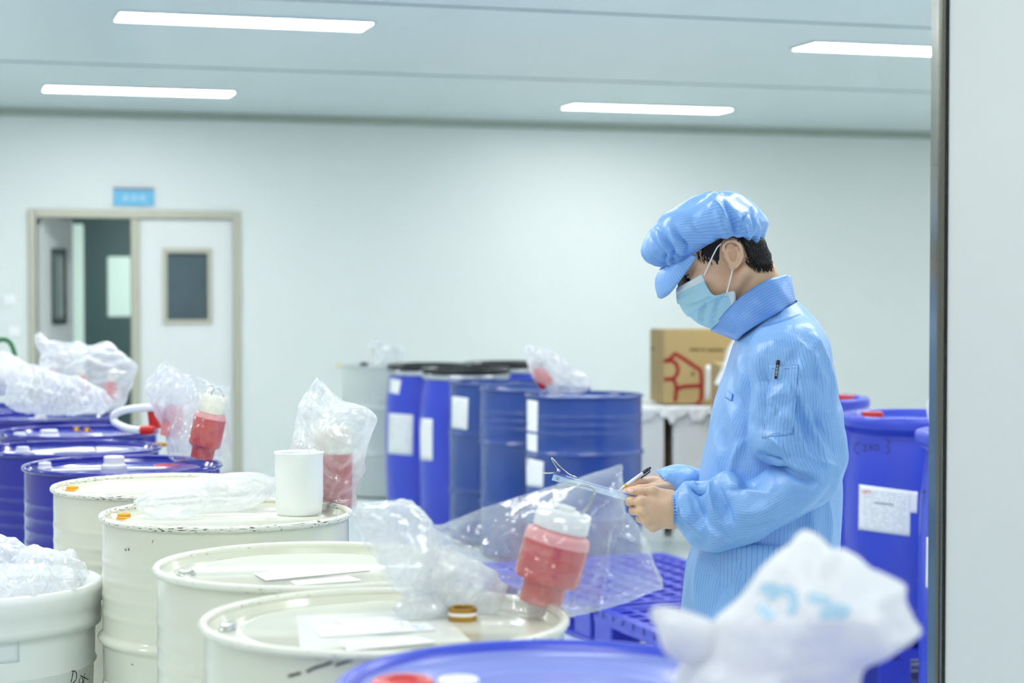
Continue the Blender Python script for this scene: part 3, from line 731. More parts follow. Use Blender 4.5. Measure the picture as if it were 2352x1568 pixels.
# ------------------------------------------------------------------ pallets, cartons
M_PALLET = mat('pallet_plastic', (60, 74, 205), rough=.35, var=.1, vscale=6)
PA = np.array([.312, 7.29]); PV = np.array([.36, -.93]); PV /= np.linalg.norm(PV); PW = np.array([-PV[1], PV[0]])
def pallet(a0, a1, w, label):
    o0 = PA + PV * (a0 + a1) / 2 + PW * w / 2
    d = empty('plastic_pallet', (o0[0], o0[1], 0), label, 'pallet', 'blue plastic pallets on the floor')
    def T(V):
        V = np.asarray(V, float); xy = PA + V[:, 0:1] * PV + V[:, 1:2] * PW
        return np.concatenate([xy, V[:, 2:3]], 1)
    L = a1 - a0
    deck = MB(); nx, ny = 13, 10; b = .028
    for i in range(nx + 1):
        x = a0 + L * i / nx; bb = b * (1.7 if i in (0, nx) else .5); deck.box((max(a0, x - bb / 1), 0, .125), (min(a1, x + bb), w, .15), T)
    for j in range(ny + 1):
        y = w * j / ny; bb = b * (1.7 if j in (0, ny) else .5); deck.box((a0, max(0, y - bb), .126), (a1, min(w, y + bb), .1505), T)
    deck.build('deck', M_PALLET, d)
    for i in range(3):
        f = MB(); y0 = (w - .13) * i / 2
        f.box((a0, y0, .0), (a1, y0 + .13, .022), T); f.build('runner', M_PALLET, d, bevel=.004)
        for k in range(3):
            f = MB(); x0 = a0 + (L - .16) * k / 2; f.box((x0, y0 + .002, .022), (x0 + .16, y0 + .128, .126), T); f.build('foot', M_PALLET, d, bevel=.006)
    s = MB()
    for y0 in (0, w - .012): s = MB(); s.box((a0, y0, .10), (a1, y0 + .012, .126), T); s.build('skirt', M_PALLET, d)

    return d
pallet(.02, 1.22, 1.2, 'blue plastic pallet on the floor, the one nearer the worker')
pallet(-1.27, -.02, .92, 'blue plastic pallet on the floor, the one nearer the mid blue drums')
M_KRAFT = mat('kraft_cardboard', (190, 165, 112), rough=.75, var=.08, vscale=5)
M_KRAFTSIDE = M_KRAFT
M_LOGO = mat('red_carton_print', (156, 36, 30), rough=.7)
M_CPRINT = mat('dark_carton_print', (120, 104, 66), rough=.8)
M_TAPE = mat('white_tape', (226, 228, 226), rough=.4)
M_WRAP = film_mat('pallet_wrap', (232, 238, 238), clear=.25, diff=.5, rough=.2)
M_WRAPWHITE = mat('white_wrap_sheet', (238, 241, 241), rough=.3, bump=(20, .4, .01))
# the stand the cartons rest on: two pale wrapped cartons with a gap
YB = 10.45
zs = at(1560, 930, YB)[2]
def carton(name, x0, x1, Y0, Y1, z0, z1, yaw, m, label, cat, group=None, flaps=True):
    cx, cyy = (x0 + x1) / 2, (Y0 + Y1) / 2
    d = empty(name, (cx, cyy, z0), label, cat, group)
    co, si = math.cos(yaw), math.sin(yaw)
    def T(V):
        V = np.asarray(V, float); x = V[:, 0] - cx; y = V[:, 1] - cyy
        return np.stack([cx + x * co - y * si, cyy + x * si + y * co, V[:, 2]], 1)
    b = MB(); b.box((x0, Y0, z0), (x1, Y1, z1 - .004), T); body = b.build('body', m, d, bevel=.005)
    if flaps:
        f = MB(); ym = (Y0 + Y1) / 2
        f.box((x0 + .002, Y0 + .002, z1 - .004), (x1 - .002, ym - .002, z1), T); f.build('flap', m, d, bevel=.001)
        f = MB(); f.box((x0 + .002, ym + .002, z1 - .004), (x1 - .002, Y1 - .002, z1), T); f.build('flap', m, d, bevel=.001)
    return d, body, T
def X(px, Y): return (px - CX) / F_PX * Y
SGp = 'pale film-wrapped cartons on the floor'
M_PALECARTON = mat('pale_wrapped_carton', (242, 245, 243), rough=.35, var=.06, vscale=6)
w1, w1b, T1 = carton('wrapped_carton', X(1474, YB), X(1526, YB), YB, YB + .55, 0, zs - .012, 0, M_PALECARTON, 'narrow pale film-wrapped carton beside the mid blue drum', 'carton', SGp, False)
w2, w2b, T2 = carton('wrapped_carton', X(1547, YB), X(1700, YB), YB + .02, YB + .58, 0, zs - .012, 0, M_PALECARTON, 'wide pale film-wrapped carton under the cardboard box', 'carton', SGp, False)
w3, w3b, T3 = carton('carton', X(1706, 9.9), X(1916, 9.9), 9.9, 10.32, 0, zs - .012, 0, M_KRAFT, 'brown carton standing low behind the worker', 'carton', None, False)
bk = MB(); bk.box((X(1527, YB), YB + .25, 0), (X(1546, YB), YB + .5, zs - .02)); tag(bk.build('cardboard_sheet', mat('brown_board', (140, 116, 84), rough=.8)), 'brown cardboard edge in the gap between the wrapped cartons', 'cardboard')
# white sheet over them
rg = np.random.RandomState(3)
sh = empty('white_sheet', ((X(1474, YB) + X(1700, YB)) / 2, YB + .3, zs - .012), 'crumpled white plastic sheet spread under the cardboard boxes', 'sheet')
nx, ny = 60, 24; x0, x1 = X(1474, YB) - .015, X(1660, YB) + .02
cr = Crumple(5, 7, 6, 2)
G = np.zeros((ny + 1, nx + 1, 3))
for j in range(ny + 1):
    for i in range(nx + 1):
        v = j / ny
        x = x0 + (x1 - x0) * i / nx
        if v < .25: G[j, i] = (x, YB - .012, zs - .01 - (.25 - v) * .26 * (1 + .35 * math.sin(i * .35) + .2 * math.sin(i * .9)))
        else: G[j, i] = (x, YB - .012 + (v - .25) / .75 * .58, zs - .006)
q = cr(G.reshape(-1, 3)).reshape(ny + 1, nx + 1)
G[..., 1] -= np.where(np.arange(ny + 1)[:, None] < 6, np.abs(q) * .012, 0); G[..., 2] += np.where(np.arange(ny + 1)[:, None] >= 6, np.abs(q) * .004, 0)
o = mesh_obj('film', G.reshape(-1, 3), grid_faces(ny + 1, nx + 1, False), M_WRAPWHITE, sh); md = o.modifiers.new('t', 'SOLIDIFY'); md.thickness = .002
zc0 = zs + .004; YC = YB + .05
zc1 = at(1560, 757, YC)[2]
b1, b1b, TB = carton('cardboard_box', X(1512, YC), X(1512, YC) + .43, YC, YC + .34, zc0, zc1, math.radians(9), M_KRAFT, 'large cardboard box with a red looping emblem, on the white sheet', 'box')
bv = bvh_of(b1b)
ink('emblem', bv, [[(1527, 829), (1540, 823), (1550, 813), (1560, 818), (1578, 829), (1598, 843), (1608, 850), (1611, 868), (1611, 890), (1610, 915), (1602, 926), (1590, 928)],
                   [(1528, 829), (1544, 829), (1555, 840), (1556, 856), (1546, 869), (1528, 871)], [(1544, 870), (1552, 882), (1553, 900), (1551, 920)], [(1553, 896), (1562, 890), (1580, 887), (1608, 886)]], .0115, M_LOGO, b1, k=6)
ink('printed_line', bv, [[(1586, 803), (1606, 803)], [(1612, 803), (1618, 803)], [(1626, 804), (1660, 804)]], .008, M_CPRINT, b1)
ink('hand_hole', bv, [[(1592, 855), (1591, 862)]], .008, M_CPRINT, b1)
patch('tape', bv, ((1621, 838), (1637, 838), (1636, 917), (1619, 917)), M_TAPE, b1, 4, 6)
ink('side_print', bv, [[(1486, 800), (1502, 801)]], .008, M_CPRINT, b1)
b2, b2b, TB2 = carton('cardboard_box', X(1652, 9.9) , X(1916, 9.9), 9.9, 10.32, zs - .012, at(1700, 838, 9.9)[2], 0, M_KRAFT, 'lower cardboard box behind the worker, one edge showing past the sleeve', 'box')
# ------------------------------------------------------------------ bags, bottles, beaker
M_FILM = film_mat('clear_film', (240, 246, 250), clear=.90, diff=.2, edge=.26, rough=.12)
M_FILMMID = film_mat('milky_film', (246, 249, 252), clear=.66, edge=.45, rough=.16)
M_FILMWHITE = film_mat('white_film', (252, 253, 253), clear=.06, edge=.3, rough=.5, translucent=.5, gloss=.5)
M_LIQ = mat('red_liquid', (200, 20, 22), rough=.18, spec=.5, sss=.0)
M_LIQPALE = mat('pale_red_plastic', (232, 150, 152), rough=.25)
M_CAPW = mat('bottle_cap_white', (240, 243, 243), rough=.35)
M_CAPCREAM = mat('bottle_cap_cream', (236, 232, 214), rough=.4)
M_WIRE = mat('steel_wire', (170, 172, 170), rough=.2, metal=.9)
M_BEAKER = mat('beaker_polypropylene', (236, 241, 243), rough=.35, sss=.15)
FILMS = []
def bag(name, st, label, m, seed, group=None, amp=.012, freq=9, n=72, k=10, cap=True, floor=None, fold=0.0, oct_=2, power=1.0, loc=None, cat='bag', parts=None):
    cr = Crumple(seed, freq, 4, oct_)
    st = np.asarray(st, float)
    def disp(G, th, t):
        v = cr(G.reshape(-1, 3)).reshape(G.shape[:2])
        # keep the outline where the picture has it: crumple mostly on the broad faces
        w = .10 + .90 * np.abs(np.sin(th))[None, :]
        return v * amp * w
    G, th, L = loft(st, n, k, power, disp, lens=1.3)
    if callable(floor): G[..., 2] = np.maximum(G[..., 2], floor(G))
    elif floor is not None: G[..., 2] = np.maximum(G[..., 2], floor)
    return G, L
def bag_obj(name, G, L, label, m, group=None, cat='bag', extra=None):
    ctr = G.reshape(-1, 3).mean(0); zmin = G[..., 2].min()
    V = [G.reshape(-1, 3)]; Fc = grid_faces(G.shape[0], G.shape[1], True, True, True); n = len(V[0])
    for E in (extra or []):
        Fc += grid_faces(E.shape[0], E.shape[1], True, True, True, off=n); V.append(E.reshape(-1, 3)); n += len(V[-1])
    e = empty(name, (ctr[0], ctr[1], zmin), label, cat, group)
    o = mesh_obj('film', np.concatenate(V), Fc, m, e, recalc=False)
    return e
BG = 'clear plastic bags on the drums'
def bottle(name, base, top, Y0, Y1, prof, label, parts, group='bottles of red liquid in bags', wire=None):
    """base/top picture points of its axis at distances Y0, Y1; parts: list of (part, material, [(radius, t along axis)...])"""
    a = at(*base, Y0); b = at(*top, Y1); ax = b - a; L = np.linalg.norm(ax)
    e = empty(name, a, label, 'bottle', group)
    for pn, m, pf in parts:
        V, Fc, U = lathe([(r, t * L) for r, t in pf], 48, a, ax); mb = MB(); mb.add(V, Fc); mb.build(pn, m, e, smooth=True, autosmooth=45)
    return e, a, ax / L, L
def zlid(d): return d['_zt']
# ---- bottle and bag on the nearest cream drum
YB1 = 3.085
px = YB1 / F_PX
bt, a, ax, L = bottle('bottle', (1240, 1386), (1297, 1176), YB1, YB1, None, 'red bottle with white cap and wire handle inside the big bag on the nearest drum', [
    ('body', M_LIQ, [(.001, 0), (49 * px, 0), (51 * px, .02), (51 * px, .19), (53 * px, .22), (72 * px, .25), (76 * px, .29), (77 * px, .64), (77 * px, .665)]),
    ('shoulder', M_LIQPALE, [(77 * px, .665), (76 * px, .74), (72 * px, .775), (60 * px, .80), (55 * px, .805)]),
    ('cap', M_CAPW, [(56 * px, .80), (63 * px, .81), (65 * px, .83), (63 * px, 1.0), (60 * px, 1.02), (3 * px, 1.02)])])
s = np.cross(ax, [0, 1, 0]); s /= np.linalg.norm(s); 
if s[0] < 0: s = -s
ctop = a + ax * L * 1.02
hw = 46 * px
pts = smooth_curve([at(1284, 1178, YB1 - .012), at(1268, 1150, YB1 - .01), at(1275, 1122, YB1), at(1290, 1111, YB1), at(1330, 1114, YB1), at(1362, 1122, YB1), at(1362, 1140, YB1), at(1350, 1165, YB1 + .005), at(1330, 1183, YB1 + .01), at(1314, 1192, YB1 + .012)], 6)
V, Fc = tube(pts, .0022, 8); mb = MB(); mb.add(V, Fc); mb.build('wire_handle', M_WIRE, bt, smooth=True)
mb = MB(); V, Fc, U = lathe([(.002, 0), (.016, 0), (.016, .007), (.002, .008)], 20, ctop + ax * .0005, ax); mb.add(V, Fc); mb.build('cap_boss', M_CAPW, [o_ for o_ in bt.children if o_.name.startswith('cap')][0], smooth=True, autosmooth=40)
z1 = zlid(c1) + .001
def over_drum(d, R=R_D):
    x0, y0 = d.location.x, d.location.y; zl = zlid(d) + .0015; zr = d.location.z + .8825
    def f(G):
        r = np.hypot(G[..., 0] - x0, G[..., 1] - y0)
        return np.where(r < R - .02, zl, np.where(r < R + .006, zr, -9))
    return f
on_c1 = over_drum(c1)
Y = YB1
st = [(822, 1149, 800, 1180, Y - .05, .012), (870, 1152, 820, 1215, Y - .05, .04), (930, 1152, 850, 1255, Y - .05, .055), (972, 1176, 890, 1310, Y - .05, .06), (1000, 1206, 925, 1355, Y - .03, .07), (1050, 1188, 985, 1390, Y, .065),
      (1110, 1164, 1060, 1412, Y + .02, .06), (1200, 1134, 1130, 1432, Y, .095), (1300, 1105, 1235, 1430, Y, .125), (1390, 1077, 1340, 1410, Y, .085), (1430, 1067, 1374, 1402, Y + .01, .045), (1422, 1124, 1396, 1397, Y + .012, .042), (1428, 1166, 1418, 1390, Y + .015, .038), (1444, 1182, 1438, 1384, Y + .017, .034), (1467, 1212, 1460, 1375, Y + .02, .028), (1486, 1262, 1483, 1365, Y + .02, .018), (1506, 1318, 1504, 1357, Y + .02, .008), (1516, 1346, 1515, 1350, Y + .02, .002)]
G, Lb = bag('plastic_bag', st, '', M_FILM, 11, amp=.024, freq=4.5, n=120, k=10, oct_=3, floor=on_c1)
# the left, gathered end lies in many layers
e1 = bag_obj('plastic_bag', G, Lb, 'big clear bag around a red bottle, standing on the nearest cream drum', M_FILM, BG)
st2 = [(824, 1152, 806, 1182, Y - .06, .006), (880, 1160, 832, 1212, Y - .06, .03), (936, 1160, 870, 1262, Y - .06, .045), (978, 1190, 915, 1320, Y - .05, .05), (1010, 1235, 965, 1365, Y - .03, .045), (1060, 1275, 1030, 1388, Y + .01, .04), (1120, 1310, 1080, 1398, Y + .02, .03), (1165, 1345, 1140, 1400, Y + .02, .015)]
G, Lb = bag('inner_fold', st2, '', M_FILMMID, 23, amp=.05, freq=8, n=90, k=12, oct_=3, floor=on_c1)
o = mesh_obj('gathered_fold', G.reshape(-1, 3), grid_faces(G.shape[0], G.shape[1], True, True, True), M_FILMMID, e1, recalc=False); o['label'] = 'thicker crumpled neck of the bag'
st3 = [(912, 1392, 918, 1405, Y - .03, .004), (945, 1350, 938, 1412, Y - .03, .03), (985, 1345, 980, 1418, Y - .03, .035), (1015, 1365, 1012, 1420, Y - .03, .03), (1035, 1395, 1032, 1418, Y - .03, .008)]
# ---- small crumpled bag end in front of the brass bung
G, Lb = bag('plastic_bag', st3, '', M_FILMMID, 31, amp=.025, freq=12, n=64, k=10, oct_=3, floor=on_c1)
bag_obj('plastic_bag', G, Lb, 'small crumpled clear bag beside the open brass bung', M_FILMMID, BG)
# ---- chipped cream drum: beaker, bagged jar, flat bag
z3 = zlid(c3)
Pb = onz(687, 1183, z3); Ybk = Pb[1] + .02
bk_ = empty('beaker', (at(687, 1100, Ybk)[0], Ybk, z3), 'empty white plastic beaker standing on the chipped cream drum', 'beaker')
r = 56 * Ybk / F_PX; hgt = at(687, 1037, Ybk)[2] - z3
V, Fc, U = lathe([(.002, 0), (r * .88, 0), (r * .93, .004), (r * .95, .02), (r * .985, hgt * .3), (r * .985, hgt - .012), (r * 1.0, hgt - .006), (r * 1.035, hgt - .002), (r * 1.03, hgt), (r * .97, hgt - .004), (r * .95, hgt - .02), (r * .93, .02), (r * .8, .006), (.002, .006)], 64, (bk_.location.x, Ybk, z3)); mesh_obj('vessel', V, Fc, M_BEAKER, bk_)
YJ = 4.57; px = YJ / F_PX
bottle('bottle', (766, 1168), (768, 985), YJ, YJ, None, 'red jar with cream lid, inside the bag behind the white beaker', [
    ('body', M_LIQ, [(.001, 0), (40 * px, 0), (42 * px, .02), (43 * px, .70)]),
    ('lid', M_CAPCREAM, [(43 * px, .70), (45 * px, .72), (45 * px, .95), (40 * px, 1.02), (20 * px, 1.05), (.001, 1.055)])])
st = [(727, 869, 737, 871, YJ, .004), (712, 888, 756, 892, YJ, .018), (696, 912, 786, 916, YJ, .035), (684, 940, 838, 934, YJ, .055), (678, 968, 866, 962, YJ, .062), (674, 1000, 850, 1000, YJ, .080), (662, 1034, 842, 1040, YJ, .084), (660, 1080, 834, 1080, YJ, .084), (664, 1125, 820, 1128, YJ, .084), (668, 1150, 822, 1152, YJ, .080), (672, 1172, 816, 1170, YJ, .074)]
G, Lb = bag('plastic_bag', st, '', M_FILMMID, 41, amp=.028, freq=9, n=96, k=12, oct_=3, floor=over_drum(c3))
bag_obj('plastic_bag', G, Lb, 'tall pointed clear bag around a red jar behind the white beaker', M_FILMMID, BG)
YF = 4.52
st = [(305, 1150, 312, 1166, 4.40, .01), (345, 1128, 352, 1176, 4.42, .07), (395, 1118, 400, 1180, 4.42, .11), (450, 1108, 452, 1182, 4.45, .13), (510, 1088, 515, 1178, 4.5, .10), (560, 1083, 575, 1166, 4.5, .08), (600, 1086, 610, 1146, 4.5, .05), (640, 1100, 642, 1124, 4.5, .01)]
G, Lb = bag('plastic_bag', st, '', M_FILMMID, 53, amp=.034, freq=5.5, n=110, k=14, oct_=2, floor=over_drum(c3))
bag_obj('plastic_bag', G, Lb, 'limp flattened clear bag lying across the chipped cream drum', M_FILMMID, BG)
# ---- royal blue drums: bottles in bags
z5 = zlid(b5); Y5 = 5.46; px = Y5 / F_PX
bt, a, ax, L = bottle('bottle', (463, 1052), (493, 912), Y5, Y5, None, 'red liquid bottle with cream cap and wire loop, bagged on the first royal blue drum', [
    ('body', M_LIQ, [(.001, 0), (26 * px, 0), (27 * px, .17), (36 * px, .21), (37 * px, .25), (37 * px, .66)]),
    ('shoulder', M_LIQPALE, [(37 * px, .66), (35 * px, .72), (28 * px, .74)]),
    ('cap', M_CAPCREAM, [(28 * px, .73), (31 * px, .75), (31 * px, .98), (26 * px, 1.02), (.001, 1.02)])])
V, Fc = tube(smooth_curve([at(487, 918, Y5), at(486, 902, Y5), at(493, 893, Y5), (at(503, 893, Y5)), at(512, 905, Y5), at(514, 922, Y5)], 6), .0018, 8); mb = MB(); mb.add(V, Fc); mb.build('wire_handle', M_WIRE, bt, smooth=True)
st = [(436, 864, 446, 868, Y5, .006), (428, 878, 520, 886, Y5, .03), (420, 905, 527, 905, Y5, .055), (408, 940, 527, 940, Y5, .06), (398, 985, 526, 980, Y5, .06), (388, 1030, 531, 1028, Y5, .06), (405, 1056, 520, 1052, Y5, .05)]
G, Lb = bag('plastic_bag', st, '', M_FILM, 61, amp=.028, freq=8, n=90, k=14, oct_=3, floor=over_drum(b5))
bag_obj('plastic_bag', G, Lb, 'clear bag around the wire-handled red bottle on the first royal blue drum', M_FILM, BG)
Y6 = 6.02
st = [(372, 836, 388, 838, Y6, .01), (350, 858, 425, 862, Y6, .05), (334, 885, 448, 888, Y6, .075), (345, 920, 452, 925, Y6, .075), (358, 955, 450, 965, Y6, .06), (378, 1000, 446, 1004, Y6, .05), (386, 1040, 436, 1038, Y6, .035)]
G, Lb = bag('plastic_bag', st, '', M_FILMMID, 67, amp=.03, freq=9, n=84, k=14, oct_=3, floor=zlid(b6) + .001)
bag_obj('plastic_bag', G, Lb, 'clear bag with a pale red shape in it, just behind the wire-handled bottle bag', M_FILMMID, BG)
px = Y6 / F_PX
bottle('bottle', (392, 1000), (402, 905), Y6, Y6, None, 'pale bottle with a red base in the bag behind the wire-handled bottle', [('body', M_LIQPALE, [(.001, 0), (24 * px, 0), (24 * px, .6), (14 * px, .75)]), ('cap', M_CAPW, [(15 * px, .74), (17 * px, .76), (17 * px, 1.0), (.001, 1.01)])])
# white tubing with a red end on the second-last blue drum
Yt = 6.62; z7 = zlid(b7)
tb_ = empty('coiled_tubing', at(300, 985, Yt) * np.array([1, 1, 0]) + np.array([0, 0, z7]), 'loop of translucent white tubing with red fitting on a royal blue drum', 'tubing')
loop = smooth_curve([at(352, 936, Yt), at(318, 937, Yt), at(285, 942, Yt), at(264, 952, Yt), at(262, 966, Yt), at(278, 978, Yt - .03), at(302, 986, Yt - .05), at(330, 988, Yt - .05)], 8)
loop[:, 2] = np.maximum(loop[:, 2], z7 + .014)
V, Fc = tube(loop, .0135, 14); mb = MB(); mb.add(V, Fc); mb.build('tube', mat('translucent_tubing', (228, 234, 244), rough=.25), tb_, smooth=True)
p0 = loop[-1]; V, Fc, U = lathe([(.002, 0), (.016, 0), (.017, .03), (.013, .05), (.002, .05)], 24, p0 - np.array([.01, 0, 0]), (1, -.1, .05)); mb = MB(); mb.add(V, Fc); mb.build('fitting', M_REDCAP, tb_, smooth=True, autosmooth=40)
px = Yt / F_PX
bottle('bottle', (360, 984), (352, 925), 6.66, 6.66, None, 'red bottle lying half hidden behind the two bagged bottles', [('body', M_REDCAP, [(.001, 0), (15 * px, 0), (17 * px, .2), (16 * px, .8), (8 * px, 1)])])
# heap of bags at the far end of the blue row
HB = 'heaped clear bags on the far royal blue drums'
z8 = zlid(b8); Y8 = 7.6; px = Y8 / F_PX
def small_red(p0, p1, Y, r, label):
    px_ = Y / F_PX
    bottle('bottle', p0, p1, Y, Y, None, label, [('body', M_LIQ, [(.001, 0), (r * px_, 0), (r * px_, .6), (r * .6 * px_, .68)]), ('cap', M_CAPCREAM, [(r * .65 * px_, .66), (r * .8 * px_, .68), (r * .8 * px_, 1), (.001, 1.0)])])
small_red((247, 928), (262, 850), Y8, 15, 'red bottle in the tallest heaped bag, near its outer edge')
small_red((200, 905), (178, 845), Y8 + .06, 13, 'red bottle buried deep in the heap of clear bags')
small_red((128, 870), (95, 840), Y8 + .1, 12, 'red bottle at the top of the heap of clear bags')
st = [(84, 770, 92, 772, Y8 + .06, .01), (86, 792, 150, 796, Y8 + .06, .06), (92, 815, 255, 796, Y8 + .04, .11), (96, 840, 296, 822, Y8, .14), (110, 870, 316, 846, Y8, .15), (125, 900, 296, 890, Y8, .15), (135, 925, 285, 925, Y8, .14), (150, 945, 272, 945, Y8, .12)]
G, Lb = bag('plastic_bag', st, '', M_FILMMID, 71, amp=.045, freq=7, n=110, k=14, oct_=3, floor=z8 + .001)
bag_obj('plastic_bag', G, Lb, 'largest clear bag of the heap, with red bottles inside, peak toward the doorway', M_FILMMID, HB)
Y9 = 7.32
st = [(10, 880, 20, 930, Y9, .02), (40, 842, 45, 945, Y9, .09), (80, 838, 85, 950, Y9, .12), (130, 855, 130, 950, Y9, .13), (180, 870, 180, 950, Y9, .11), (225, 890, 225, 948, Y9, .07), (245, 915, 246, 940, Y9, .02)]
G, Lb = bag('plastic_bag', st, '', M_FILMMID, 73, amp=.05, freq=9, n=100, k=14, oct_=3, floor=z8 + .001)
bag_obj('plastic_bag', G, Lb, 'low crumpled clear bag in front of the heap on the far blue drum', M_FILMMID, HB)
Y10 = 8.1
st = [(-60, 830, -60, 905, Y10, .03), (-30, 812, -30, 908, Y10, .1), (10, 806, 10, 908, Y10, .11), (50, 830, 48, 905, Y10, .08), (72, 858, 70, 885, Y10, .02)]
G, Lb = bag('plastic_bag', st, '', M_FILMWHITE, 79, amp=.03, freq=8, n=80, k=14, oct_=2, floor=zlid(b9) + .001)
bag_obj('plastic_bag', G, Lb, 'pale bag at the picture edge beside the heap', M_FILMWHITE, HB)
# green hook of hose over the last drum
M_HOSE = mat('green_hose', (40, 120, 70), rough=.45)
Yg = 8.55
hz = smooth_curve([at(-60, 850, Yg), at(-30, 800, Yg), at(-5, 782, Yg), at(12, 780, Yg), at(24, 788, Yg), at(31, 803, Yg), at(35, 818, Yg)], 8)
V, Fc = tube(hz, .011, 10)
hs_ = MB(); hs_.add(V, Fc)
V2, Fc2 = tube([at(-60, 850, Yg), at(-62, 1000, Yg), np.array([at(-62, 1000, Yg)[0], Yg, .0])], .011, 10); hs_.add(V2, Fc2)
tag(hs_.build('green_hose', M_HOSE, smooth=True), 'green hose end arching up at the picture edge under the wall switches', 'hose')
# ---- bag with red bottle on the mid blue drum
zs1 = zlid(s1); Ys = 9.1; px = Ys / F_PX
bottle('bottle', (1258, 886), (1232, 846), Ys, Ys, None, 'small red bottle in the white bag on the mid blue drum', [('body', M_LIQ, [(.001, 0), (17 * px, 0), (18 * px, .2), (17 * px, .8), (9 * px, 1.0), (.001, 1.0)])])
st = [(1208, 796, 1228, 796, Ys, .02), (1206, 815, 1275, 812, Ys, .06), (1212, 840, 1308, 838, Ys, .08), (1222, 865, 1345, 860, Ys, .09), (1240, 885, 1358, 885, Ys, .08), (1262, 905, 1340, 900, Ys, .07)]
G, Lb = bag('plastic_bag', st, '', M_FILMMID, 83, amp=.03, freq=8, n=80, k=14, oct_=2, floor=zs1 + .001)
bag_obj('plastic_bag', G, Lb, 'cloudy bag with a red bottle leaning on the mid blue drum', M_FILMMID, BG)
zg = zlid(g1); Yg1 = 12.6
st = [(855, 782, 880, 782, Yg1, .03), (848, 800, 925, 800, Yg1, .09), (850, 820, 930, 822, Yg1, .1), (846, 842, 915, 842, Yg1, .1)]
G, Lb = bag('plastic_bag', st, '', M_FILMMID, 89, amp=.03, freq=7, n=64, k=14, oct_=2, floor=zg + .001)
bag_obj('plastic_bag', G, Lb, 'faint pale bag on the grey-green drum by the back wall', M_FILMMID, BG)
z3r = zlid(pr3); Yr = 5.92
st = [(2150, 890, 2170, 890, Yr, .02), (2134, 915, 2200, 915, Yr, .06), (2128, 945, 2215, 945, Yr, .07), (2138, 975, 2210, 975, Yr, .05)]
G, Lb = bag('plastic_bag', st, '', M_FILMMID, 97, amp=.012, freq=9, n=64, k=14, oct_=2, floor=z3r + .001)
bag_obj('plastic_bag', G, Lb, 'pale bag on the blue drum cut off by the white partition', M_FILMMID, BG)
# ---- white bag hung over the lower cardboard box
Yw = 9.84
st = [(1690, 770, 1700, 772, Yw, .02), (1672, 800, 1712, 800, Yw, .03), (1660, 840, 1716, 838, Yw, .035), (1644, 872, 1700, 878, Yw, .03), (1640, 882, 1672, 892, Yw, .008)]
G, Lb = bag('plastic_bag', st, '', M_FILMWHITE, 101, amp=.012, freq=8, n=64, k=10)
bag_obj('hanging_bag', G, Lb, 'white plastic bag draped over the lower cardboard box beside the worker', mat('white_bag_plastic', (240, 243, 243), rough=.4))
# ---- clear crumpled bag on the white tub
zt = .709; Yt = 4.30
st = [(-75, 1290, -70, 1370, Yt, .05), (-40, 1262, -30, 1385, Yt, .12), (0, 1246, 5, 1390, Yt, .17), (34, 1252, 38, 1388, Yt, .18), (50, 1268, 70, 1385, Yt, .18), (95, 1264, 100, 1378, Yt, .17), (135, 1272, 135, 1372, Yt, .15), (165, 1284, 165, 1366, Yt, .11), (183, 1303, 182, 1352, Yt, .06), (192, 1322, 190, 1338, Yt, .02)]
G, Lb = bag('plastic_bag', st, '', M_FILMMID, 103, amp=.04, freq=10, n=120, k=14, oct_=3, floor=zt + .001)
bag_obj('plastic_bag', G, Lb, 'crumpled clear bag heaped on the lid of the white tub', M_FILMMID, BG)
# ---- white sack nearest the camera, on a drum of its own below the frame
YS = 1.98
zsup = at(1770, 1625, YS)[2]
plastic_drum(.29, 1.77, 'blue plastic drum below the frame, carrying the white sack', None, H=zsup, R=.285)
st = [(1850, 1236, 1872, 1238, YS, .01), (1812, 1258, 1925, 1262, YS, .04), (1776, 1285, 1955, 1288, YS, .065), (1740, 1315, 2030, 1312, YS, .085), (1722, 1338, 2082, 1340, YS, .095), (1695, 1375, 2082, 1378, YS, .105), (1660, 1415, 2095, 1418, YS, .11), (1635, 1450, 2112, 1452, YS, .11), (1600, 1490, 2050, 1498, YS, .11), (1560, 1525, 1990, 1532, YS, .11), (1548, 1568, 1976, 1570, YS, .11), (1552, 1600, 1972, 1600, YS, .11), (1570, 1624, 1955, 1624, YS, .1)]
G, Lb = bag('sack', st, '', M_FILMWHITE, 107, amp=.034, freq=6.5, n=120, k=12, oct_=2, floor=zsup + .001)
st = [(1506, 1391, 1490, 1408, YS - .03, .006), (1545, 1392, 1508, 1448, YS - .03, .018), (1590, 1405, 1528, 1500, YS - .03, .022), (1640, 1425, 1570, 1524, YS - .02, .025), (1690, 1450, 1640, 1545, YS, .02)]
G2, _ = bag('ear', st, '', M_FILMWHITE, 109, amp=.01, freq=12, n=64, k=12)
sk = bag_obj('sack', G, Lb, 'white plastic sack with faint blue print, nearest the camera', M_FILMWHITE, None, 'sack')
ear = mesh_obj('tied_corner', G2.reshape(-1, 3), grid_faces(G2.shape[0], G2.shape[1], True, True, True), M_FILMWHITE, sk, recalc=False)
bv = BVHTree.FromPolygons(G.reshape(-1, 3).tolist(), grid_faces(G.shape[0], G.shape[1], True, True, True))
M_BLUEPRINT = mat('faded_blue_print', (172, 210, 232), rough=.5)
for st in ([(1752, 1352), (1776, 1350), (1786, 1362), (1770, 1370)], [(1796, 1356), (1818, 1362), (1826, 1390), (1816, 1408)], [(1862, 1372), (1900, 1382)], [(1890, 1412), (1935, 1410)], [(1905, 1398), (1945, 1400)], [(1748, 1395), (1770, 1418)]): ink('blue_print', bv, [st], .0052, M_BLUEPRINT, sk, off=.0012)
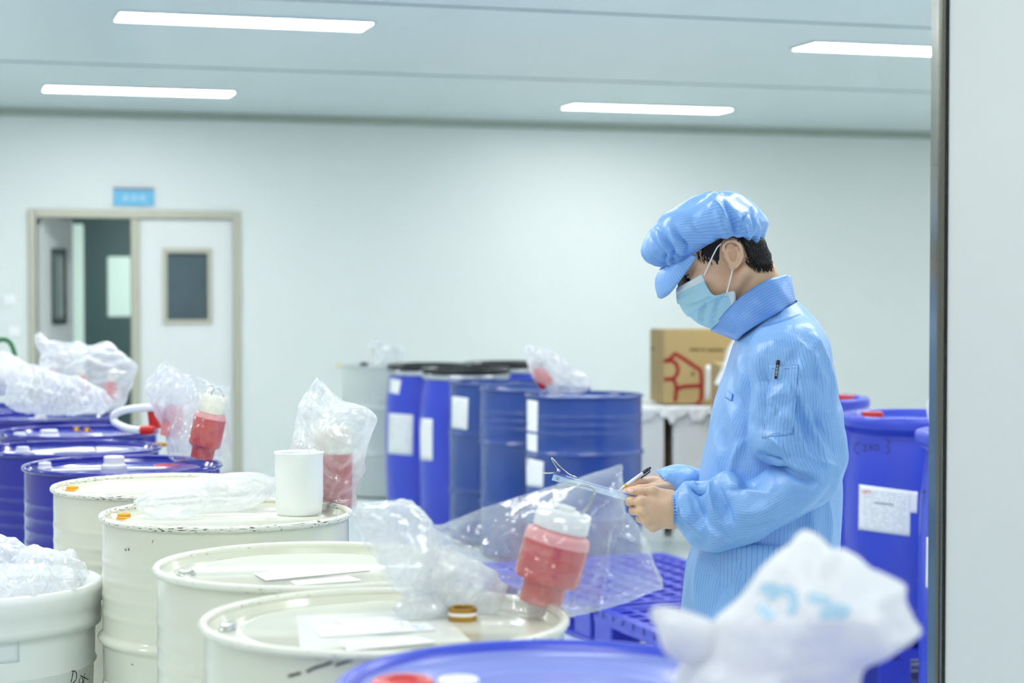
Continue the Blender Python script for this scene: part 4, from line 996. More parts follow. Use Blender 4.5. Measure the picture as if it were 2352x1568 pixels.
# ------------------------------------------------------------------ the worker
Y0 = 4.30
PX = .001                       # one picture pixel is one millimetre at this distance
M_SKIN = mat('skin', (232, 192, 160), rough=.46, spec=.35, sss=.12, var=.10, vscale=22)
M_HAIR = mat('black_hair', (20, 19, 20), rough=.45, spec=.4, bump=(220, .6, .003))
M_COAT = stripe_mat('blue_striped_coat', (132, 182, 240), (88, 138, 214), period=.0075, width=.11, rough=.42, spec=.75, sheen=.05, bump=.38)
M_HAT = stripe_mat('blue_striped_hat', (130, 180, 242), (82, 132, 214), period=.0072, width=.11, rough=.34, spec=.65, sheen=.05, bump=.25)
M_COLLAR = stripe_mat('blue_striped_collar', (122, 172, 240), (78, 126, 212), period=.0072, width=.12, rough=.36, spec=.6, sheen=.05, bump=.15)
M_MASK = mat('mask_cloth', (170, 216, 236), rough=.6, spec=.3, sheen=.3, bump=(90, .15, .002))
M_MASKW = mat('mask_edge', (222, 236, 242), rough=.6, spec=.3, bump=(400, .4, .001))
M_ELASTIC = mat('ear_loop_white', (244, 246, 246), rough=.6)
M_EYE = mat('eye_dark', (26, 20, 18), rough=.1)
M_LASH = mat('brow_hair', (30, 24, 22), rough=.6)
M_NAIL = mat('fingernail', (246, 212, 198), rough=.25)
M_SEAM = mat('seam_thread', (84, 132, 206), rough=.7)
M_TROUSER = M_COAT
M_SHOE = mat('white_work_shoe', (225, 228, 230), rough=.5)
person = empty('person', (at(1745, 700, Y0)[0], Y0, 0), 'worker in blue striped cap and coat with a face mask, writing on a clipboard', 'person')
def strokes(G, ST):
    """fold lines given where the photo shows them: (points, width, height in metres)"""
    q = topx(G.reshape(-1, 3)); out = np.zeros(len(q))
    for pts, w, amp in ST:
        c = smooth_curve(np.array(pts, float), 5); best = np.full(len(q), 1e9); tt = np.zeros(len(q)); n = len(c) - 1
        for i in range(n):
            a = c[i]; ab = c[i + 1] - a; t = np.clip(((q - a) @ ab) / (ab @ ab + 1e-9), 0, 1); d = np.linalg.norm(q - a - t[:, None] * ab, axis=1)
            m = d < best; best[m] = d[m]; tt[m] = (i + t[m]) / n
        out += amp * np.exp(-(best / w) ** 1.4) * (.35 + .65 * np.sin(PI * np.clip(tt, 0, 1)))
    return out.reshape(G.shape[:2]) * 1.7
SLVS = [([(1834, 785), (1862, 820), (1890, 872)], 9, .007), ([(1850, 800), (1872, 850), (1890, 910)], 8, -.005), ([(1872, 775), (1900, 835), (1917, 900)], 7, .005), ([(1838, 900), (1856, 950), (1882, 1015), (1896, 1070)], 8, .009), ([(1828, 905), (1842, 960), (1862, 1015)], 7, -.006), ([(1815, 950), (1833, 992), (1852, 1035)], 7, .008),
        ([(1862, 930), (1890, 985), (1912, 1040)], 9, -.005), ([(1760, 1000), (1790, 1015), (1815, 1040)], 8, .006), ([(1738, 1044), (1770, 1056), (1800, 1056)], 9, -.012), ([(1800, 1052), (1838, 1072), (1880, 1084)], 9, .009), ([(1800, 1075), (1840, 1100), (1880, 1110)], 9, -.007), ([(1785, 1010), (1800, 1030), (1804, 1056)], 6, .006),
        ([(1734, 820), (1745, 880), (1742, 950)], 9, .005), ([(1752, 830), (1760, 900), (1752, 980)], 8, -.004), ([(1770, 925), (1780, 910), (1800, 902)], 5, .004), ([(1768, 915), (1785, 935), (1775, 950)], 4, .004), ([(1790, 940), (1800, 965), (1815, 985)], 4, .004), ([(1812, 880), (1818, 905), (1826, 925)], 4, .004),
        ([(1640, 1112), (1648, 1092), (1670, 1088), (1702, 1100)], 8, .009), ([(1631, 1112), (1637, 1150), (1652, 1192), (1684, 1234)], 7, .010), ([(1655, 1120), (1662, 1160), (1684, 1200)], 9, -.008), ([(1680, 1110), (1720, 1130), (1780, 1135)], 9, .004), ([(1675, 1125), (1712, 1120), (1750, 1100)], 7, -.006),
        ([(1563, 1112), (1576, 1103), (1592, 1108), (1600, 1124)], 6, .008), ([(1565, 1122), (1571, 1160), (1586, 1198), (1612, 1228)], 7, .010), ([(1600, 1130), (1606, 1166), (1624, 1208)], 9, -.010), ([(1586, 1114), (1598, 1124), (1628, 1128)], 6, -.012), ([(1582, 1140), (1592, 1170), (1604, 1196)], 5, -.006),
        ([(1610, 1190), (1640, 1225), (1690, 1245)], 7, .005), ([(1700, 1180), (1760, 1170), (1820, 1140)], 12, .004), ([(1690, 1215), (1750, 1205), (1810, 1175)], 9, -.004), ([(1850, 1040), (1885, 1060), (1920, 1070)], 8, .005)]
TORS = [([(1676, 925), (1690, 972), (1702, 1035)], 8, .006), ([(1700, 905), (1712, 960), (1716, 1030)], 8, -.006), ([(1642, 985), (1650, 1030), (1652, 1080)], 8, .005), ([(1712, 1010), (1692, 1050), (1680, 1090)], 7, .006), ([(1665, 1000), (1668, 1050), (1660, 1090)], 8, -.005), ([(1705, 830), (1712, 870), (1704, 920)], 8, .005), ([(1690, 840), (1684, 880), (1688, 930)], 7, -.004),
        ([(1700, 1270), (1692, 1330), (1688, 1400)], 10, .006), ([(1740, 1255), (1745, 1320), (1738, 1400)], 9, -.007), ([(1610, 1275), (1602, 1330), (1600, 1390)], 10, .006), ([(1640, 1280), (1648, 1340), (1640, 1400)], 9, -.005), ([(1860, 1180), (1872, 1240), (1880, 1300)], 9, .007), ([(1830, 1200), (1840, 1250), (1842, 1300)], 8, -.006), ([(1900, 1150), (1905, 1200), (1903, 1260)], 7, .005)]
HATS = [([(1515, 522), (1528, 550), (1546, 577), (1545, 600)], 5, -.010), ([(1508, 530), (1520, 556), (1537, 580), (1537, 602)], 5, .007), ([(1548, 520), (1559, 546), (1574, 568), (1575, 586)], 5, -.010), ([(1541, 528), (1551, 552), (1565, 572), (1566, 590)], 5, .007), ([(1492, 540), (1508, 562), (1528, 584), (1528, 606)], 5, -.009),
        ([(1663, 470), (1680, 500), (1690, 535), (1696, 556)], 7, -.012), ([(1645, 495), (1662, 526), (1682, 550)], 7, .008), ([(1714, 494), (1701, 515), (1702, 545)], 5, -.008), ([(1726, 482), (1730, 520), (1722, 556)], 4, -.007), ([(1692, 500), (1708, 530), (1712, 556)], 5, .007), ([(1630, 470), (1650, 478), (1662, 500)], 9, .006), ([(1745, 500), (1752, 525), (1742, 556)], 5, -.006), ([(1600, 470), (1560, 490), (1530, 510)], 12, .005), ([(1590, 500), (1600, 530), (1630, 556)], 10, -.004)]
MASKS = [([(1570, 704), (1598, 697), (1630, 682)], 3.5, -.006), ([(1572, 699), (1600, 691), (1628, 677)], 4, .005), ([(1614, 740), (1617, 710), (1626, 688)], 4, -.006), ([(1607, 738), (1610, 708), (1618, 690)], 4, .004), ([(1638, 744), (1645, 710), (1652, 686)], 3.5, -.006), ([(1631, 744), (1638, 712), (1645, 690)], 4, .004), ([(1565, 680), (1590, 668), (1612, 652)], 3, -.003)]
# ---------------- signed distance body
def W(px, py, dy=0.0):
    return at(px, py, Y0 + dy)
HP = math.radians(32)
HO = at(1673, 588, Y0)
HF = np.array([-math.cos(HP), 0, -math.sin(HP)]); HU = np.array([-math.sin(HP), 0, math.cos(HP)]); HS = np.array([0, -1.0, 0])
def H(f, u, s=0.0): return HO + HF * f + HU * u + HS * s
PR = []   # (kind, params, k, lo, hi)
def cap(a, b, ra, rb=None, k=.012):
    a = np.asarray(a, float); b = np.asarray(b, float); rb = ra if rb is None else rb; r = max(ra, rb) + k
    PR.append(('c', (a, b, ra, rb), k, np.minimum(a, b) - r, np.maximum(a, b) + r))
def ell(c, r, ax=None, k=.012, sub=False):
    c = np.asarray(c, float); r = np.asarray(r, float); A = np.eye(3) if ax is None else np.asarray(ax, float)
    m = max(r) + k
    PR.append(('s' if sub else 'e', (c, r, A), k, c - m, c + m))
HA = np.stack([HF, HU, HS])     # rows: local axes
def chain(pts, rs, k=.006, kin=.003):
    for i in range(len(pts) - 1): cap(pts[i], pts[i + 1], rs[i], rs[i + 1], k if i == 0 else kin)
# torso core, hips, legs under the clothes
cap(W(1775, 790), W(1790, 960), .065, .085, .03); cap(W(1790, 850, -.06), W(1790, 850, .06), .075, .075, .03)
cap(W(1790, 815, -.13), W(1790, 815, .13), .035, .035, .03)
cap(W(1775, 960, -.05), W(1765, 1180, -.05), .10, .095, .05); cap(W(1775, 960, .05), W(1765, 1180, .05), .10, .095, .05)
hipL, hipR = W(1750, 1260, -.09), W(1750, 1260, .09)
cap(hipL, hipR, .10, .10, .05)
for hp, sy in ((hipL, -1), (hipR, 1)):
    kn = np.array([hp[0] - .02, hp[1] + .01 * sy, .44]); an = np.array([hp[0] + .03, hp[1] + .015 * sy, .09])
    cap(hp, kn, .085, .055, .04); cap(kn, an, .055, .038, .02); cap(an + [0, 0, -.045], an + np.array([-.16, .01 * sy, -.06]), .035, .026, .02)
# neck
cap(H(-.018, -.02), W(1768, 745), .050, .060, .02); cap(H(-.045, -.005), W(1775, 715), .040, .05, .02)
cap(H(.02, -.06), W(1745, 740), .035, .045, .02)
# arms
shL, elL, wrL = W(1812, 825, -.19), W(1866, 1112, -.228), W(1572, 1172, -.105)
cap(W(1795, 820, -.12), shL, .045, .045, .02); cap(shL, elL, .045, .038, .015); cap(elL, wrL, .038, .026, .012)
shR, elR, wrR = W(1810, 825, .19), W(1815, 1100, .222), W(1552, 1112, .10)
cap(W(1795, 820, .12), shR, .045, .045, .02); cap(shR, elR, .045, .038, .015); cap(elR, wrR, .038, .026, .012)
# skull and face
ell(H(-.010, .052), (.096, .088, .076), HA, .02)
ell(H(0.0630, .055), (.048, .055, .062), HA, .02); ell(H(0.0600, -.012), (.050, .085, .060), HA, .02)
for s in (-1, 1):
    cap(H(-.005, -.045, .055 * s), H(0.0900, -.094, .016 * s), .017, .015, .018)
    ell(H(0.0800, -.006, .047 * s), (.03, .02, .018), HA, .012)
ell(H(0.0580, -.055), (.052, .045, .050), HA, .02); ell(H(0.1010, -.094), (.016, .016, .02), HA, .012)
cap(H(0.1060, .033, -.03), H(0.1060, .033, .03), .011, .011, .012)
cap(H(0.1140, .022), H(0.1390, -.026), .008, .012, .012)
for s in (-1, 1): ell(H(0.1320, -.03, .012 * s), (.011, .009, .009), HA, .006)
ell(H(0.1160, -.058), (.014, .014, .024), HA, .01)
for s in (-1, 1):
    ell(H(0.1190, .014, .032 * s), (.014, .011, .016), HA, .010, sub=True)
    ell(H(0.1000, .012, .031 * s), (.0125, .0115, .015), HA, .004)
# ears
ea = math.radians(13)
EU = np.array([-math.sin(ea), 0, math.cos(ea)]); EFw = np.array([-math.cos(ea), 0, -math.sin(ea)])
for s in (-1, 1):
    base = at(1672, 588, Y0); out = np.array([0, -1.0 * s, 0])
    def E(f, u, o=0.0): return base + EFw * f + EU * u + out * (.072 + 1.2 * o + .22 * max(0, -f + .004))
    tilt = np.stack([EFw * .975 - out * -.0 + out * -.2, EU, out]); 
    ell(E(-.003, .003, .004), (.0195, .030, .006), np.stack([EFw, EU, out]), .004)
    ell(E(.004, -.024, .003), (.009, .010, .0055), np.stack([EFw, EU, out]), .005)
    ell(E(-.002, -.001, .0135), (.0120, .0165, .0135), np.stack([EFw, EU, out]), .0015, sub=True)
    ell(E(-.001, .019, .0125), (.011, .0075, .0085), np.stack([EFw, EU, out]), .002, sub=True)
    rim = [E(.013, .006, .005), E(.017, .017, .008), E(.013, .028, .010), E(.003, .0335, .011), E(-.010, .031, .012), E(-.0195, .021, .011), E(-.0225, .008, .010), E(-.020, -.006, .009), E(-.013, -.018, .008), E(-.003, -.027, .006)]
    for i in range(len(rim) - 1): cap(rim[i] + out * .0015, rim[i + 1] + out * .0015, .0038, .0038, .0015)
    ah = [E(-.012, .017, .009), E(-.0145, .006, .0105), E(-.012, -.006, .0095), E(-.005, -.0155, .008)]
    for i in range(len(ah) - 1): cap(ah[i], ah[i + 1], .0030, .0030, .0015)
    cap(E(.0125, -.002, .004), E(.010, -.010, .007), .0042, .0040, .003)
    cap(E(.016, .004, .000), E(.010, .0, .004), .005, .004, .004)
# near (left) hand: palm, knuckles, fingers closing under the board, thumb over it
def Lh(px, py, dy=0.0): return W(px, py, -.105 + dy)
lw_ = Lh(1566, 1172, .006)
lm = [Lh(1474, 1151, -.002), Lh(1476, 1174, -.006), Lh(1485, 1194, -.002), Lh(1500, 1210, .006)]
for q, r in zip(lm, (.0130, .0130, .0122, .0110)): cap(lw_ + (q - lw_) * .12, q, .021, r, .014)
cap(Lh(1545, 1152, .004), Lh(1545, 1194, .006), .020, .019, .016)
cap(Lh(1512, 1158, .012), Lh(1516, 1196, .014), .014, .014, .012)
cap(Lh(1540, 1150, .012), Lh(1500, 1140, .014), .017, .012, .012)
for q, r in zip(lm, (.0105, .0108, .0102, .0092)): ell(q + np.array([-.001, -.004, .0]), (r, r, r), None, .006)
chain([lm[0], Lh(1446, 1150, .022), Lh(1446, 1154, .046), Lh(1462, 1156, .058)], [.0108, .0098, .0085, .0072], .006)
chain([lm[1], Lh(1454, 1172, .030), Lh(1455, 1168, .054), Lh(1472, 1166, .066)], [.0112, .0100, .0086, .0074], .005)
chain([lm[2], Lh(1470, 1190, .032), Lh(1470, 1184, .053), Lh(1486, 1180, .064)], [.0106, .0096, .0082, .0072], .005)
chain([lm[3], Lh(1490, 1205, .034), Lh(1488, 1198, .050), Lh(1500, 1192, .058)], [.0096, .0086, .0075, .0066], .005)
chain([Lh(1538, 1140, .010), Lh(1500, 1128, .010), Lh(1470, 1128, .008), Lh(1449, 1128, .008)], [.0150, .0108, .0090, .0078], .010, .004)
ell(Lh(1500, 1127, .008), (.0112, .0100, .0105), None, .006)
# far (right) hand holding the pen
def Rh(px, py, dy=0.0): return W(px, py, .055 + dy)
rw = Rh(1550, 1112, .045)
rm = [Rh(1497, 1106, .018), Rh(1500, 1112, .040), Rh(1504, 1118, .058), Rh(1510, 1124, .072)]
for q, r in zip(rm, (.0125, .0125, .0118, .0108)): cap(rw + (q - rw) * .1, q, .021, r, .014)
chain([rm[0], Rh(1470, 1105, .004), Rh(1450, 1115, -.004), Rh(1432, 1129, -.012)], [.0108, .0100, .0088, .0072], .008, .004)
chain([rm[1], Rh(1470, 1112, .026), Rh(1450, 1122, .014), Rh(1438, 1134, .002)], [.0110, .0100, .0086, .0072], .006)
chain([rm[2], Rh(1476, 1120, .046), Rh(1458, 1130, .034), Rh(1450, 1139, .020)], [.0104, .0095, .0082, .0070], .006)
chain([rm[3], Rh(1484, 1128, .060), Rh(1468, 1136, .050), Rh(1460, 1142, .038)], [.0094, .0085, .0074, .0064], .006)
chain([Rh(1538, 1118, .020), Rh(1500, 1120, -.008), Rh(1468, 1122, -.020), Rh(1440, 1128, -.020)], [.0145, .0108, .0092, .0076], .010, .004)
def smin(a, b, k):
    h = np.clip(.5 + .5 * (b - a) / k, 0, 1); return b * (1 - h) + a * h - k * h * (1 - h)
def sdf(P, prims):
    d = np.full(len(P), .2)
    for kind, pr, k, lo, hi in prims:
        if kind == 'c':
            a, b, ra, rb = pr; ab = b - a; t = np.clip(((P - a) @ ab) / (ab @ ab + 1e-12), 0, 1)
            e = np.linalg.norm(P - a - t[:, None] * ab, axis=1) - (ra + (rb - ra) * t)
        else:
            c, r, A = pr; q = (P - c) @ A.T; k0 = np.linalg.norm(q / r, axis=1); k1 = np.linalg.norm(q / (r * r), axis=1) + 1e-9
            e = k0 * (k0 - 1) / k1
        if kind == 's': d = -smin(-d, e, k)
        else: d = smin(d, e, k)
    return d
def surface_nets(prims, h=.0022, B=20):
    lo = np.min([p[3] for p in prims], 0) - h * 4; hi = np.max([p[4] for p in prims], 0) + h * 4
    nb = np.ceil((hi - lo) / (h * B)).astype(int)
    dim = nb * B + 2
    blk = set()
    for p in prims:
        if p[0] == 's': continue
        i0 = np.floor((p[3] - lo) / (h * B) - .02).astype(int); i1 = np.floor((p[4] - lo) / (h * B) + .02).astype(int)
        for i in range(max(i0[0], 0), min(i1[0], nb[0] - 1) + 1):
            for j in range(max(i0[1], 0), min(i1[1], nb[1] - 1) + 1):
                for k in range(max(i0[2], 0), min(i1[2], nb[2] - 1) + 1): blk.add((i, j, k))
    g = np.arange(B + 1); GX, GY, GZ = np.meshgrid(g, g, g, indexing='ij'); base = np.stack([GX, GY, GZ], -1).reshape(-1, 3)
    PL = np.array([p[3] for p in prims]); PH = np.array([p[4] for p in prims])
    ids = []; vs = []; edges = []
    def gid(ix): return (ix[..., 0].astype(np.int64) * dim[1] + ix[..., 1]) * dim[2] + ix[..., 2]
    half = h * B * .5
    for b in sorted(blk):
        o = lo + np.array(b) * h * B
        m = .004
        sel = [prims[i] for i in np.nonzero(np.all((PL - m < o + h * B) & (PH + m > o), axis=1))[0]]
        if not sel: continue
        d0 = sdf((o + half)[None], sel)[0]
        if abs(d0) > half * 1.75 + .03: continue
        D = sdf(o + base * h, sel).reshape(B + 1, B + 1, B + 1)
        S = D < 0
        if S.all() or not S.any(): continue
        c8 = [(i, j, k) for i in (0, 1) for j in (0, 1) for k in (0, 1)]
        sl = lambda A, c: A[c[0]:B + c[0], c[1]:B + c[1], c[2]:B + c[2]]
        cnt = sum(sl(S, c).astype(int) for c in c8); act = (cnt > 0) & (cnt < 8)
        I = np.stack(np.nonzero(act), -1)
        if len(I) == 0: continue
        acc = np.zeros((len(I), 3)); n = np.zeros(len(I))
        val = {c: D[I[:, 0] + c[0], I[:, 1] + c[1], I[:, 2] + c[2]] for c in c8}
        for c in c8:
            for ax_ in range(3):
                if c[ax_]: continue
                e = list(c); e[ax_] = 1; e = tuple(e)
                a_, b_ = val[c], val[e]; x = (a_ < 0) != (b_ < 0)
                t = np.where(x, a_ / (a_ - b_ + 1e-15), 0)
                p = np.tile(np.array(c, float), (len(I), 1)); p[:, ax_] += t
                acc += p * x[:, None]; n += x
        vs.append(o + (I + acc / n[:, None]) * h); gb = np.array(b) * B; ids.append(gid(I + gb))
        for ax_ in range(3):
            s0 = [slice(0, B)] * 3; s1 = [slice(0, B)] * 3; s1[ax_] = slice(1, B + 1)
            A0 = S[tuple(s0)]; A1 = S[tuple(s1)]; x = A0 != A1; J = np.stack(np.nonzero(x), -1)
            if len(J): edges.append((ax_, J + gb, A0[x]))
    ids = np.concatenate(ids); vs = np.concatenate(vs); od = np.argsort(ids); ids = ids[od]; vs = vs[od]
    F_ = []
    for ax_, J, s in edges:
        u, v = [(1, 2), (2, 0), (0, 1)][ax_]; q = []
        for du, dv in ((-1, -1), (0, -1), (0, 0), (-1, 0)):
            K = J.copy(); K[:, u] += du; K[:, v] += dv; q.append(gid(K))
        q = np.stack(q, -1); k = np.searchsorted(ids, q); k = np.clip(k, 0, len(ids) - 1); ok = (ids[k] == q).all(1)
        k = k[ok]; s = s[ok]; k[~s] = k[~s][:, ::-1]; F_.append(k)
    return vs, np.concatenate(F_)
def quads_obj(name, V, Q, m, parent):
    me = bpy.data.meshes.new(name); off = wloc(parent)
    me.vertices.add(len(V)); me.vertices.foreach_set('co', (V - off).astype(np.float32).ravel())
    me.loops.add(Q.size); me.loops.foreach_set('vertex_index', Q.astype(np.int32).ravel())
    me.polygons.add(len(Q)); me.polygons.foreach_set('loop_start', np.arange(0, Q.size, 4, dtype=np.int32))
    me.polygons.foreach_set('use_smooth', np.ones(len(Q), bool)); me.update(calc_edges=True); me.validate()
    me.materials.append(m); o = bpy.data.objects.new(name, me); C.objects.link(o); o.parent = parent; return o
BV, BQ = surface_nets(PR, BODY_H)
print('BODY', len(BV), len(BQ))
body = quads_obj('body', BV, BQ, M_SKIN, person)
bvb = BVHTree.FromPolygons(BV.tolist(), BQ.tolist())
# ---------------- hair: a shell lifted off the head where the photo shows hair
def inpoly(P, poly):
    x, y = P[:, 0], P[:, 1]; r = np.zeros(len(P), bool); n = len(poly)
    for i in range(n):
        x1, y1 = poly[i]; x2, y2 = poly[(i + 1) % n]
        c_ = ((y1 > y) != (y2 > y)) & (x < (x2 - x1) * (y - y1) / (y2 - y1 + 1e-9) + x1); r ^= c_
    return r
def polydist(P, poly):
    d = np.full(len(P), 1e9); n = len(poly)
    for i in range(n):
        a = np.array(poly[i], float); b = np.array(poly[(i + 1) % n], float); ab = b - a
        t = np.clip(((P - a) @ ab) / (ab @ ab), 0, 1); d = np.minimum(d, np.linalg.norm(P - a - t[:, None] * ab, axis=1))
    return d
def vnormals(V, Q):
    n = np.zeros_like(V); a = np.cross(V[Q[:, 2]] - V[Q[:, 0]], V[Q[:, 3]] - V[Q[:, 1]])
    for k in range(4): np.add.at(n, Q[:, k], a)
    return n / (np.linalg.norm(n, axis=1)[:, None] + 1e-12)
VN = vnormals(BV, BQ)
hp_ = topx(np.stack([BV[:, 0], np.full(len(BV), Y0), BV[:, 2]], -1))
# project to the mid-plane so that both sides of the head get the same hair
hp_ = np.stack([CX + (BV[:, 0] - HO[0]) / Y0 * F_PX + (1673 - CX), 588 - (BV[:, 2] - HO[2]) / Y0 * F_PX], -1)
nape = [(1680, 540), (1752, 545), (1768, 585), (1772, 614), (1756, 618), (1738, 616), (1726, 612), (1712, 602), (1703, 588), (1697, 572)]
burn = [(1600, 588), (1606, 548), (1690, 532), (1698, 556), (1670, 552), (1650, 562), (1648, 580), (1648, 598), (1645, 616), (1638, 611), (1630, 600), (1616, 594)]
crown = [(1500, 600), (1540, 470), (1640, 440), (1750, 470), (1770, 540), (1690, 556), (1640, 562), (1600, 584)]
rng = np.random.RandomState(4)
def strand(c, dx, dy, ln, side):
    """one short tapering lock laid along the head from picture point c"""
    P = []
    for i in range(5):
        t = i / 4; h, nn = cast(bvb, c[0] + dx * ln * t + 2.0 * math.sin(t * 2 + c[0]) * .5, c[1] + dy * ln * t)
        if h is None or abs(h[1] - Y0) > .12: return None
        P.append(h + nn * (.0012 + side * math.sin(PI * min(1, t * .8 + .2))))
    P = np.array(P)
    if np.linalg.norm(np.diff(P, axis=0), axis=1).max() > .012: return None
    return tube(P, [.0009, .0009, .0008, .0005, .0002], 5)
near = np.linalg.norm(BV - HO, axis=1) < .17
lat = np.abs(BV[:, 1] - Y0)
ear = (np.linalg.norm(np.stack([BV[:, 0] - HO[0], BV[:, 2] - HO[2]], -1), axis=1) < .038) & (lat > .0735)
for nm, poly, T, half, dirs, cnt, ln in (('hair', nape, .0075, 0, (.42, .9), 900, 14), ('sideburn', burn, .003, -1, (.12, 1.0), 380, 14), ('sideburn', burn, .003, 1, None, 0, 0)):
    q = hp_ + np.sin(hp_[:, ::-1] * .9 + 3) * 1.2
    m_ = near & inpoly(q, poly) & ~ear & (polydist(hp_, poly) > 3.0)
    if half: m_ &= (BV[:, 1] - Y0) * half > 0
    d = np.minimum(polydist(hp_, poly) / 9.0, 1)
    streak = .5 + .5 * np.sin(hp_[:, 0] * 1.1 + hp_[:, 1] * .55 + np.sin(hp_[:, 1] * .7) * 1.4)
    fs = m_[BQ].all(1)
    ii = np.unique(BQ[fs]); mp = np.full(len(BV), -1); mp[ii] = np.arange(len(ii))
    mb = MB(); mb.add(BV[ii] + VN[ii] * (d[ii] * (T + .0015 * streak[ii]) + .0004)[:, None], mp[BQ[fs]].tolist())
    pb = np.array(poly, float); k_ = 0
    while k_ < cnt:
        c = rng.uniform(pb.min(0), pb.max(0)); k_ += 1
        if not inpoly(c[None], poly)[0] or np.linalg.norm(c - [1672, 586]) < 41: continue
        dd = min(polydist(c[None], poly)[0] / 9, 1)
        r_ = strand(c, dirs[0] + rng.normal() * .18, dirs[1], ln * rng.uniform(.5, 1.15), dd * T * 1.0 + .0006)
        if r_: mb.add(*r_)
    mb.build(nm, M_HAIR, person, smooth=True, recalc=False)
# ---------------- eyes and brows
for s in (-1, 1):
    V, Fc, U = lathe([(.0001, -.0118)] + [(.0118 * math.cos(a), .0118 * math.sin(a)) for a in np.linspace(-1.3, 1.3, 12)] + [(.0001, .0118)], 24, H(.1030, .0100, .0305 * s), HF)
    mb = MB(); mb.add(V, Fc); mb.build('eye', M_EYE, person, smooth=True)
ink('eyelash', bvb, [[(1574, 636), (1582, 630)]], .0012, M_LASH, person, .0008)
# ---------------- cap
def yshape(st, n, k, hat=False): return loft(st, n, k)
HY = Y0
rows = [  # front x,y  back x,y  half depth
    (1519, 613, 1742, 574, .083), (1517, 606, 1743, 566, .083), (1499, 600, 1750, 556, .098), (1482, 588, 1759, 543, .116), (1476, 567, 1766, 522, .126), (1487, 532, 1762, 505, .129), (1512, 503, 1745, 487, .122), (1545, 484, 1722, 470, .105), (1585, 461, 1698, 455, .078), (1618, 449, 1672, 447, .043), (1640, 446, 1652, 446, .008)]
def hatdisp(G, th, t):
    # theta 0 = front, pi = back, pi/2 = toward the camera
    T = np.minimum(t, 1)[:, None]; a = th[None, :]
    w = np.exp(-((T - .0) / .20) ** 2)
    backw = .5 - .5 * np.cos(a); 
    g = .0022 * np.sin(a * 58) * np.exp(-(T / .10) ** 2) * backw ** 2
    g = g + .007 * np.sin(a * 19 + 3 * np.sin(a * 3) + T * 2) * np.exp(-((T - .26) / .13) ** 2) * backw
    fw = np.exp(-(np.minimum(a, 2 * PI - a) / .95) ** 2)
    pl = (np.abs(((a * 3.6 + .12 + T * .5) % 1.0) - .5) * 2) ** 1.5 - .4
    g = g + .013 * pl * fw * np.exp(-((T - .16) / .22) ** 2)
    cr = HATC(G.reshape(-1, 3)).reshape(G.shape[:2])
    return g + cr * .009 * np.clip(T * 3, 0, 1) + .004 * np.sin(a * 5 + T * 9) * (1 - w) + strokes(G, HATS) * np.sin(np.clip(a, 0, PI))
HATC = Crumple(17, 9, 6, 1)
G, th, L = loft([(a, b, c, d, HY, e) for a, b, c, d, e in rows], 260, 12, 1.0, hatdisp)
# lower edge: raised over the ears
a = th; lift = .041 * np.exp(-((np.abs(np.where(a > PI, 2 * PI - a, a) - 1.95)) / .55) ** 2) + .014 * np.exp(-((np.abs(np.where(a > PI, 2 * PI - a, a) - 1.35)) / .45) ** 2) - .004 * np.exp(-((np.abs(np.where(a > PI, 2 * PI - a, a) - 2.7)) / .3) ** 2)
fall = np.exp(-(np.arange(len(G)) / 30.0) ** 2)
G[..., 2] += fall[:, None] * lift[None, :]
cz = HO[2] + .03
nr, nc = G.shape[:2]; Fc = grid_faces(nr, nc, True, False, True)
Vh = G.reshape(-1, 3)
tilt = math.radians(10)
zz = (Vh[:, 2] - cz) + (Vh[:, 0] - HO[0]) * -math.tan(tilt) * 0
uvh = np.stack([np.arctan2(zz + .01, np.abs(Vh[:, 1] - Y0) * .9 + 1e-4) * .125, Vh[:, 0]], -1)
hat = mesh_obj('cap', Vh, Fc, M_HAT, person, uv=uvh, recalc=False); hat['label'] = 'puffy blue striped work cap with a soft visor'
md = hat.modifiers.new('cloth', 'SOLIDIFY'); md.thickness = .0012; md.offset = 1
# elastic band at the back of the cap
# visor
inner = [(1600, 588, -.076), (1580, 594, -.070), (1556, 602, -.058), (1536, 609, -.038), (1522, 614, -.015), (1519, 615, 0)]
outer = [(1599, 590, -.078), (1584, 614, -.078), (1562, 644, -.072), (1540, 672, -.055), (1522, 685, -.026), (1512, 683, 0)]
I_ = catmull(np.array(inner, float), 6); O_ = catmull(np.array(outer, float), 6)
I_ = np.concatenate([I_, I_[-2::-1] * [1, 1, -1]]); O_ = np.concatenate([O_, O_[-2::-1] * [1, 1, -1]])
R_ = []
nv = 9
for j in range(nv):
    t = j / (nv - 1)
    for p, q in zip(I_, O_):
        m_ = p * (1 - t) + q * t; bulge = math.sin(PI * t) * .010
        pt = at(m_[0], m_[1], Y0 + m_[2]); pt = pt + np.array([-bulge, 0, bulge * .4]); R_.append(pt)
R_ = np.array(R_); ncv = len(I_)
vis = mesh_obj('visor', R_, grid_faces(nv, ncv, False), M_HAT, hat, uv=np.stack([np.tile(np.arange(ncv) * .0060, nv), np.repeat(np.arange(nv) * .01, ncv)], -1), recalc=False)
md = vis.modifiers.new('cloth', 'SOLIDIFY'); md.thickness = .003; md.offset = 0
# pleated gathers of elastic along the back hem
V = []
k0 = np.nonzero((th > 1.9) & (th < 2 * PI - 1.9))[0]
hem = G[0, k0]; hem = hem + np.stack([np.zeros(len(hem)), np.zeros(len(hem)), .0035 * np.ones(len(hem))], -1)
rr = .0048 + .0018 * np.sin(np.arange(len(hem)) * 2.1)
V, Fc = tube(hem, rr, 8); mb = MB(); mb.add(V, Fc, np.stack([V[:, 2] * 1.0, V[:, 0]], -1)); mb.build('elastic_hem', M_HAT, hat, smooth=True)
